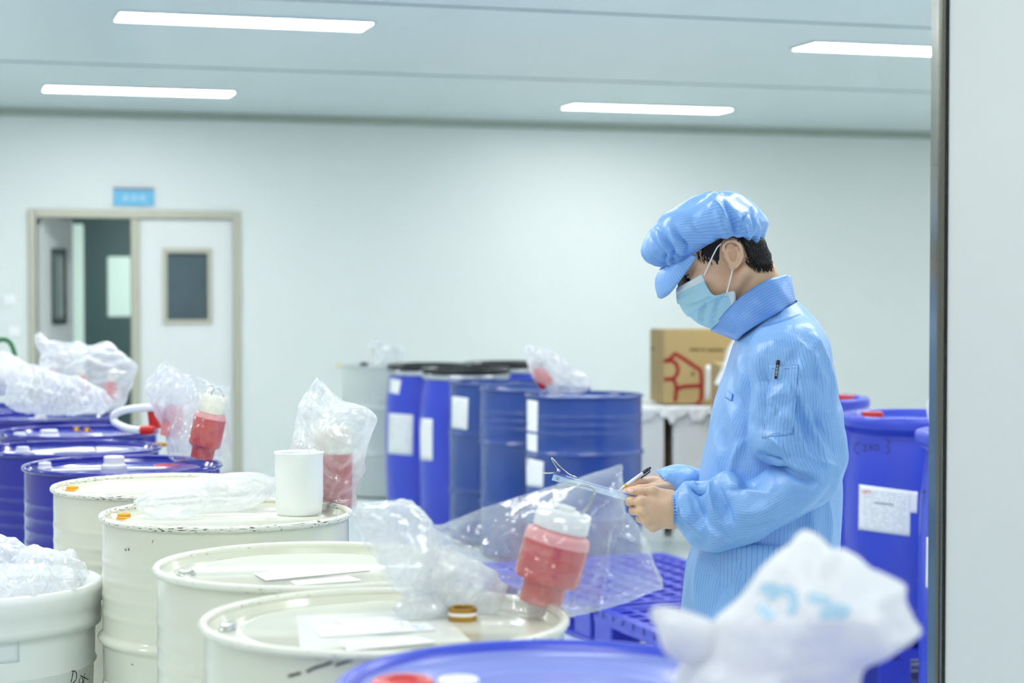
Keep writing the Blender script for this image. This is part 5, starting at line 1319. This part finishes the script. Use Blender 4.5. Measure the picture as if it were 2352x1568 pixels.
# ---------------- mask
Cn = catmull(np.array([(1555, 661, 0), (1556, 684, 0), (1566, 706, 0), (1584, 725, 0), (1606, 742, 0), (1634, 755, 0)], float), 6)
En = catmull(np.array([(1613, 629, -.066), (1623, 656, -.070), (1640, 676, -.072), (1668, 671, -.071), (1688, 671, -.069), (1689, 706, -.066)], float), 6)
nb_ = 28; rowsM = []
na = len(Cn)
for i in range(na):
    r = []
    for j in range(-nb_, nb_ + 1):
        b = abs(j) / nb_; w = 1 - math.cos(b * PI / 2); 
        q = Cn[i] * (1 - w) + En[i] * w
        yy = En[i][2] * math.sin(b * PI / 2) * (1 if j >= 0 else -1)
        t = i / (na - 1)
        fold = .0045 * (((t * 3.2 + .12 * math.sin(b * 3)) % 1.0) - .5) * math.sin(PI * t) * (1 - b ** 3) + .003 * math.sin(9 * t + 4 * b) * b
        p = at(q[0], q[1], Y0 + yy); fold += float(strokes(p[None, None], MASKS)[0, 0]) / 1.5 * (j > 0) + .0; nrm = np.array([-math.cos(b * PI / 2), -math.sin(b * PI / 2) * (1 if j >= 0 else -1), -.3])
        r.append(p + nrm * (fold + .003 * math.sin(PI * min(1, t * 1.0))))
    rowsM.append(r)
Gm = np.array(rowsM)
mask = mesh_obj('face_mask', Gm.reshape(-1, 3), grid_faces(na, 2 * nb_ + 1, False), M_MASK, person, recalc=False); mask['label'] = 'pale blue pleated face mask'
md = mask.modifiers.new('cloth', 'SOLIDIFY'); md.thickness = .0012; md.offset = 0
def strip(idx_rows, idx_cols, name, off=.0012):
    g = Gm[idx_rows][:, idx_cols].copy(); n_ = grid_normals(g, False); g = g + n_ * off * (np.sign((n_ * np.array([-.5, -1, 0])).sum(2, keepdims=True)))
    o = mesh_obj(name, g.reshape(-1, 3), grid_faces(g.shape[0], g.shape[1], False), M_MASKW, mask, recalc=False); md = o.modifiers.new('t', 'SOLIDIFY'); md.thickness = .0008; md.offset = 0
strip(slice(0, 5), slice(nb_, 2 * nb_ + 1), 'top_hem'); strip(slice(19, na), slice(2 * nb_ - 3, 2 * nb_ + 1), 'side_hem')
for s in (1, -1):
    y = -.074 * s
    for pts in ([(1617, 633, -.071), (1624, 617, -.0745), (1634, 594, -.077), (1643, 576, -.0805), (1649, 566, -.083), (1656, 560, -.084)], [(1669, 673, -.073), (1674, 655, -.071), (1679, 634, -.073), (1682, 621, -.077), (1684, 612, -.079)]):
        P = smooth_curve([at(a_, b_, Y0 + c_ * s) for a_, b_, c_ in pts], 5); V, Fc = tube(P, .0017, 8); mb = MB(); mb.add(V, Fc); mb.build('ear_loop', M_ELASTIC, mask, smooth=True)
# ---------------- coat
class Folds:
    def __init__(s, seed): s.c = Crumple(seed, 6, 6, 2)
COATC = Crumple(29, 5, 6, 2); SLC = Crumple(37, 7, 6, 2)
def torsodisp(G, th, t):
    a = th[None, :]; T = t[:, None]
    Q = G.copy(); Q[..., 2] *= .35
    g = COATC(Q.reshape(-1, 3)).reshape(G.shape[:2]) * .018
    g = g + .005 * np.sin(a * 7 + 2.5 * np.sin(T * 5)) * np.clip(T * 1.5, 0, 1) * np.abs(np.sin(a))
    return g * np.clip(T * 5, .1, 1) * (.25 + .75 * np.abs(np.sin(a))) + strokes(G, TORS) * (np.sin(a) > .1)
TS = [(1712, 750, 1829, 690, .085), (1702, 764, 1846, 708, .118), (1696, 778, 1866, 732, .155), (1690, 794, 1883, 760, .185), (1684, 815, 1896, 790, .195), (1674, 850, 1904, 840, .195), (1656, 900, 1909, 900, .195), (1641, 950, 1913, 960, .195), (1630, 1010, 1918, 1020, .195),
      (1618, 1060, 1922, 1060, .195), (1610, 1110, 1926, 1110, .195), (1603, 1170, 1926, 1170, .195), (1594, 1250, 1925, 1250, .20), (1580, 1300, 1926, 1300, .20), (1573, 1345, 1927, 1345, .20), (1568, 1396, 1928, 1398, .205), (1566, 1422, 1929, 1424, .205)]
G, th, L = loft([(a, b, c, d, Y0, e) for a, b, c, d, e in TS], 200, 12, .86, torsodisp)
GT = G
coat = loft_obj('coat', G, M_COAT, person, cap0=False, cap1=False, L=L, circ=160 * .0075); coat['label'] = 'long pale blue antistatic work coat with fine dark stripes'
md = coat.modifiers.new('cloth', 'SOLIDIFY'); md.thickness = .0015; md.offset = -1
bvt = bvh_of(coat)
def seamline(name, bvh, pts, r=.0008, parent=None, m=None, off=.0008): return ink(name, bvh, [pts], r, m or M_SEAM, parent or coat, off, 5)
# near sleeve
def fold_at(S, th0, s0, w_s, w_t, amp, slant=0.0):
    def f(T, a):
        da = (a - th0 - slant * (T - s0) + PI) % (2 * PI) - PI
        return amp * np.exp(-((T - s0) / w_s) ** 2 - (da / w_t) ** 2)
    return f
# theta 0 = inner/front/top line, pi = outer/back/bottom line, pi/2 = toward the camera
SF = [fold_at(0, 1.2, .22, .16, .16, .008, .6), fold_at(0, 2.1, .30, .2, .14, .010, -.8), fold_at(0, 1.6, .40, .10, .16, .009, 1.5), fold_at(0, .7, .52, .035, .7, .012), fold_at(0, .9, .475, .02, .6, -.012), fold_at(0, 1.1, .56, .022, .8, -.008),
      fold_at(0, .8, .64, .03, .7, .009, .5), fold_at(0, 1.4, .74, .022, .8, .010, 2), fold_at(0, 1.3, .79, .018, .8, -.009, 2), fold_at(0, 1.2, .845, .022, .9, .012, 2), fold_at(0, 1.5, .90, .015, .9, -.008, 1), fold_at(0, 2.3, .70, .1, .25, .006, 3), fold_at(0, 2.0, .50, .12, .2, .006, 4), fold_at(0, 1.7, .15, .1, .12, .006, -1), fold_at(0, 2.5, .2, .16, .12, .006, .3)]
def sleevedisp(G, th, t):
    a = th[None, :]; T = t[:, None]
    Q = G.copy()
    g = SLC(Q.reshape(-1, 3)).reshape(G.shape[:2]) * .015
    for f in SF: g = g + .45 * f(T, a)
    # gathers into the elastic cuff
    g = g + .0038 * np.sin(a * 30) * np.exp(-((T - .985) / .035) ** 2)
    return (g * (.2 + .8 * np.abs(np.sin(a))) + strokes(G, SLVS) * np.clip(np.sin(a) * 3, 0, 1)) * np.clip(T * 8, 0, 1)
SS = [(1752, 752, 1838, 722, -.13, .06), (1733, 770, 1872, 744, -.165, .078), (1722, 800, 1894, 782, -.19, .086), (1721, 850, 1909, 830, -.20, .09), (1727, 900, 1922, 896, -.21, .092), (1724, 960, 1932, 960, -.22, .092), (1723, 1005, 1943, 1016, -.225, .092),
      (1738, 1050, 1945, 1052, -.23, .09), (1776, 1068, 1934, 1084, -.232, .088), (1797, 1056, 1912, 1130, -.23, .088), (1790, 1062, 1868, 1166, -.225, .086), (1762, 1080, 1800, 1204, -.21, .084), (1712, 1104, 1734, 1241, -.185, .082), (1668, 1088, 1684, 1257, -.165, .082), (1634, 1104, 1644, 1266, -.145, .078), (1602, 1106, 1612, 1261, -.13, .07), (1575, 1108, 1582, 1246, -.12, .056), (1558, 1124, 1562, 1220, -.11, .040), (1549, 1134, 1551, 1206, -.108, .032), (1544, 1136, 1546, 1204, -.108, .031)]
G, th, L = loft([(a, b, c, d, Y0 + y, e) for a, b, c, d, y, e in SS], 180, 16, .95, sleevedisp)
sl = loft_obj('sleeve', G, M_COAT, coat, cap0=True, cap1=False, L=L, circ=86 * .0075)
md = sl.modifiers.new('cloth', 'SOLIDIFY'); md.thickness = .0015; md.offset = -1
bvs = bvh_of(sl)
# far sleeve
SR = [(1735, 790, 1890, 790, .15, .08), (1722, 850, 1905, 850, .19, .09), (1725, 960, 1915, 960, .215, .09), (1735, 1050, 1925, 1060, .225, .088), (1745, 1070, 1880, 1160, .22, .085), (1700, 1080, 1760, 1195, .20, .08), (1650, 1080, 1680, 1190, .17, .075), (1613, 1078, 1620, 1168, .145, .065), (1570, 1073, 1580, 1150, .12, .052), (1540, 1072, 1558, 1136, .11, .044), (1520, 1075, 1550, 1130, .105, .038), (1508, 1082, 1544, 1124, .102, .034)]
G, thr, Lr = loft([(a, b, c, d, Y0 + y, e) for a, b, c, d, y, e in SR], 100, 10, .95, lambda G, th, t: (SLC(G.reshape(-1, 3)).reshape(G.shape[:2]) * .014 + .0018 * np.sin(th[None] * 24) * np.exp(-((t[:, None] - .99) / .03) ** 2)) * np.clip(t[:, None] * 8, 0, 1))
sr = loft_obj('sleeve', G, M_COAT, coat, cap0=True, cap1=False, L=Lr, circ=80 * .0075)
md = sr.modifiers.new('cloth', 'SOLIDIFY'); md.thickness = .0015; md.offset = -1
# stand collar
top_n = catmull(np.array([(1632, 757, 0), (1650, 735, -.045), (1688, 694, -.074), (1727, 663, -.080), (1770, 640, -.070), (1803, 631, -.035), (1815, 632, 0)], float), 6)
bot_n = catmull(np.array([(1690, 781, 0), (1698, 777, -.060), (1712, 764, -.092), (1757, 736, -.102), (1798, 713, -.084), (1822, 706, -.04), (1829, 705, 0)], float), 6)
def both(A): 
    B_ = A[-2:0:-1] * [1, 1, -1]
    return np.concatenate([A, B_])
Tn, Bn = both(top_n), both(bot_n); nj = 14; Gc = np.zeros((nj, len(Tn), 3))
for j in range(nj):
    t = j / (nj - 1)
    for i, (p, q) in enumerate(zip(Bn, Tn)):
        m_ = p * (1 - t) + q * t
        ph = i / len(Tn) * 2 * PI
        Gc[j, i] = at(m_[0], m_[1], Y0 + m_[2] + (-.008 if m_[2] < 0 else .008) * math.sin(PI * t) + .003 * math.sin(ph * 9 + 5 * t))
U = []
nTi = len(Tn)
Vc = Gc.reshape(-1, 3)
uvc = np.stack([np.repeat(np.arange(nj) * .0068, nTi), np.tile(np.arange(nTi) * .01, nj)], -1)
collar = mesh_obj('collar', Vc, grid_faces(nj, nTi, True), M_COLLAR, coat, uv=uvc, recalc=False)
md = collar.modifiers.new('cloth', 'SOLIDIFY'); md.thickness = .0035; md.offset = 0
bvc = bvh_of(collar)
# stitched seams
bva = bvh_of(coat, sl)
seamline('armhole_seam', bva, [(1752, 744), (1730, 768), (1718, 800), (1718, 835), (1724, 880)])
seamline('shoulder_seam', bva, [(1846, 712), (1872, 738), (1893, 775), (1906, 830), (1916, 880), (1924, 935)], .0007)
seamline('collar_seam', bva, [(1700, 770), (1722, 757), (1757, 732), (1798, 710)], .0009)
seamline('hem_seam', bvt, [(1574, 1386), (1600, 1396), (1640, 1406), (1690, 1413), (1760, 1416)], .0009)
seamline('side_seam', bva, [(1786, 1216), (1784, 1235), (1780, 1260), (1776, 1300), (1772, 1350)], .0008)
seamline('front_seam', bvt, [(1690, 800), (1686, 850), (1676, 920), (1664, 1000), (1652, 1080)], .0006)
# chest tag loop
tg = patch('loop_tag', bvt, ((1672, 897), (1686, 906), (1682, 922), (1667, 914)), M_HAT, coat, 4, 4, off=.004, thick=.002)
# sleeve pocket
pk = patch('sleeve_pocket', bvs, ((1768, 839), (1835, 838), (1822, 998), (1752, 1006)), M_COAT, coat, 20, 30, off=.0022, thick=.0016)
uvl = pk.data.uv_layers['UVMap'].data
for l_ in uvl: l_.uv = (l_.uv[0] * .067, l_.uv[1] * .16)
bvp = bvh_of(pk)
seamline('pocket_edge', bvp, [(1754, 1003), (1765, 999), (1785, 995), (1821, 995)], .0011, coat)
seamline('pocket_edge', bvp, [(1769, 846), (1800, 847), (1834, 845)], .0008, coat)
seamline('pocket_edge', bvp, [(1769, 843), (1762, 920), (1754, 1000)], .0007, coat)
seamline('pocket_edge', bvp, [(1833, 843), (1829, 920), (1821, 992)], .0007, coat)
# trousers and shoes
for hp, sy in ((hipL, -1), (hipR, 1)):
    kn = np.array([hp[0] - .02, hp[1] + .01 * sy, .44]); an = np.array([hp[0] + .03, hp[1] + .015 * sy, .09])
    pts = smooth_curve([hp + [0, 0, .02], (hp + kn) / 2, kn, (kn + an) / 2, an + [0, 0, -.02]], 8); V, Fc = tube(pts, np.interp(np.linspace(0, 1, len(pts)), [0, .25, .5, 1], [.115, .105, .09, .075]), 40)
    mb = MB(); mb.add(V, Fc, np.stack([np.tile(np.arange(40) * .0075 * 1.5, len(pts)), np.repeat(np.arange(len(pts)) * .02, 40)], -1)); mb.build('trouser_leg', M_COAT, person, smooth=True)
    s_ = [(-.19, .030, .018), (-.17, .042, .035), (-.10, .048, .050), (-.03, .046, .075), (.03, .042, .085), (.055, .034, .06), (.062, .015, .04)]
    V = []; n = 24
    for x, wy, hz_ in s_:
        for k in range(n):
            a = k / n * 2 * PI; zz = hz_ / 2 + hz_ / 2 * math.sin(a); V.append((an[0] + x, an[1] + wy * math.cos(a), max(0.0, zz)))
    mesh_obj('shoe', V, grid_faces(len(s_), n, True, True, True), M_SHOE, person)
# thumb nail
bn = bvb
patch('thumb_nail', bn, ((1441, 1123), (1456, 1124), (1455, 1131), (1441, 1130)), M_NAIL, body, 6, 6, off=.0006, thick=.0005)
# ---------------- clipboard and pens
M_BOARD = mat('clipboard_blue', (156, 196, 236), rough=.35); M_BOARDEDGE = mat('clipboard_violet_edge', (120, 130, 235), rough=.4)
M_CHROME = mat('chrome_clip', (205, 208, 205), rough=.15, metal=.95); M_PENBODY = mat('pen_clear_barrel', (232, 234, 236), rough=.15); M_PENDK = mat('pen_dark_grip', (44, 48, 60), rough=.3); M_YEL = mat('pen_yellow_ring', (238, 186, 40), rough=.3); M_BLACKPEN = mat('black_pen', (20, 20, 24), rough=.25); M_WHITETXT = mat('pen_white_lettering', (225, 228, 230), rough=.5)
Ya, Yb = Y0 - .085, Y0 + .09
yc_ = (Ya + Yb) / 2
o0 = at(1271, 1089, Ya); o1 = at(1478, 1146, Ya)
ax1 = (o1 - o0); Lb_ = np.linalg.norm(ax1); ax1 /= Lb_; up1 = np.array([-ax1[2], 0, ax1[0]]); up1 /= np.linalg.norm(up1); up1 = up1 if up1[2] > 0 else -up1
wd = np.array([0, 1.0, -.175]); wd /= np.linalg.norm(wd); up1 = np.cross(ax1, wd); up1 = up1 if up1[2] > 0 else -up1
Wb = .165
cb_ = empty('clipboard', o0 + ax1 * .1 + wd * .08, 'light blue clipboard with a chrome clip held in front of the worker', 'clipboard')
def TB_(V): V = np.asarray(V, float); return o0 + V[:, 0:1] * ax1 + V[:, 1:2] * wd + V[:, 2:3] * up1
mb = MB(); mb.box((0, 0, -.0016), (Lb_ + .008, Wb, .0002), TB_); mb.build('board', M_BOARD, cb_)
mb = MB(); mb.box((.0, .0, .0003), (Lb_ + .006, Wb, .0026), TB_); mb.build('violet_edge', M_BOARDEDGE, cb_)
mb = MB(); mb.box((.03, .008, .0028), (Lb_, Wb - .008, .0045), TB_); mb.build('paper_pad', M_PAPER, cb_)
for k in (0, 1): mb = MB(); mb.box((.008, .04 + .05 * k, -.0022), (.016, .052 + .05 * k, -.0014), TB_); mb.build('slot', M_PENDK, cb_)
cl_ = MB(); 
def cylT(mb, a, b, r): V, Fc = tube(TB_(np.array([a, b])), r, 12); mb.add(V, Fc)
mb = MB(); mb.box((.004, .03, .006), (.05, .13, .0078), TB_); clip = mb.build('clip_plate', M_CHROME, cb_, bevel=.0006)
q = lambda px_, py_, y_: at(px_, py_, Ya + y_)
mb = MB()
for y_ in (.03, .13):
    V, Fc = tube(smooth_curve([q(1266, 1051, y_), q(1274, 1058, y_), q(1290, 1075, y_), q(1306, 1088, y_), q(1325, 1096, y_)], 5), .0014, 8); mb.add(V, Fc)
mb.build('clip_lever', M_CHROME, cb_, smooth=True)
pl = [q(1266, 1051, .03), q(1266, 1051, .13), q(1300, 1084, .13), q(1300, 1084, .03)]; nrm_ = np.array([.0011, 0, .0011])
mb = MB(); mb.add(pl + [p - nrm_ for p in pl], [(0, 1, 2, 3), (7, 6, 5, 4), (0, 4, 5, 1), (1, 5, 6, 2), (2, 6, 7, 3), (3, 7, 4, 0)]); mb.build('clip_flap', M_CHROME, cb_)
mb = MB()
V, Fc = tube(smooth_curve([q(1266, 1052, .028), q(1274, 1066, .028), q(1281, 1077, .028)], 5), .0013, 8); mb.add(V, Fc); V, Fc = tube([q(1283, 1081, .024), q(1283, 1081, .136)], .0048, 16); mb.add(V, Fc); mb.build('clip_spring', M_CHROME, cb_, smooth=True)
mb = MB(); V, Fc = tube(smooth_curve([q(1249, 1086, .05), q(1258, 1086.5, .05), q(1275, 1085, .05)], 4), .0015, 8); mb.add(V, Fc); V, Fc = tube(smooth_curve([q(1249, 1086, .11), q(1258, 1086.5, .11), q(1275, 1085, .11)], 4), .0015, 8); mb.add(V, Fc); V, Fc = tube([q(1249, 1086, .05), q(1249, 1086, .11)], .0015, 8); mb.add(V, Fc); mb.build('hanging_loop', M_CHROME, cb_, smooth=True)
# writing pen
pa, pb = at(1428, 1121, Y0 + .040), at(1495, 1073, Y0 + .058)
axp = pb - pa; Lp = np.linalg.norm(axp); axp /= Lp
pen = empty('pen', pa, 'clear ballpoint pen with dark clip held in the writing hand', 'pen')
def seg(name, m, pf): V, Fc, U = lathe([(r, t * Lp) for r, t in pf], 24, pa, axp); mb = MB(); mb.add(V, Fc); mb.build(name, m, pen, smooth=True, autosmooth=40)
seg('tip', M_CHROME, [(.0006, -.12), (.0012, -.08), (.0034, .05), (.0036, .10)]); seg('yellow_ring', M_YEL, [(.0034, .08), (.0038, .10), (.0038, .17), (.0034, .18)])
seg('barrel', M_PENBODY, [(.0037, .17), (.0040, .2), (.0040, .72)]); seg('top', M_PENDK, [(.0040, .72), (.0042, .73), (.0042, .90), (.0036, .92), (.0028, .93), (.0028, .99), (.001, 1.0)])
mb = MB(); sd = np.cross(axp, [0, 1, 0]); sd /= np.linalg.norm(sd); sd = -sd if sd[2] > 0 else sd
V, Fc = tube([pa + axp * Lp * .93 + sd * .004, pa + axp * Lp * .90 + sd * .0072, pa + axp * Lp * .60 + sd * .0066], .0016, 8); mb.add(V, Fc); mb.build('pen_clip', M_PENDK, pen, smooth=True)
# black pen clipped in the sleeve pocket
h1, n1 = cast(bvp, 1785, 834 + 8); h1 = h1 if h1 is not None else cast(bvs, 1785, 834)[0]
h2, n2 = cast(bvp, 1781, 868)
p1_ = cast(bvs, 1787, 826)[0] + np.array([0, -.005, 0]); p2_ = h2 + np.array([0, -.004, 0])
pn2 = empty('pen', p2_, 'black pen clip with white lettering in the sleeve pocket', 'pen')
axq = p2_ - p1_; Lq = np.linalg.norm(axq); axq /= Lq
V, Fc, U = lathe([(.0015, 0), (.0036, .001), (.0040, .004), (.0040, .010), (.0034, .012), (.0032, Lq - .004), (.0028, Lq), (.001, Lq + .002)], 20, p1_, axq); mb = MB(); mb.add(V, Fc); pbk = mb.build('barrel', M_BLACKPEN, pn2, smooth=True, autosmooth=50)
bvk = bvh_of(pbk)
LT = []
for i in range(9):
    t = .30 + i * .07; c0_ = topx(p1_ + axq * Lq * t)
    LT.append([(c0_[0] - 1.6, c0_[1] - .3 + (i % 3 - 1) * .6), (c0_[0] + 1.4, c0_[1] + .3)])
ink('lettering', bvk, LT, .0006, M_WHITETXT, pbk, .0004, 2)
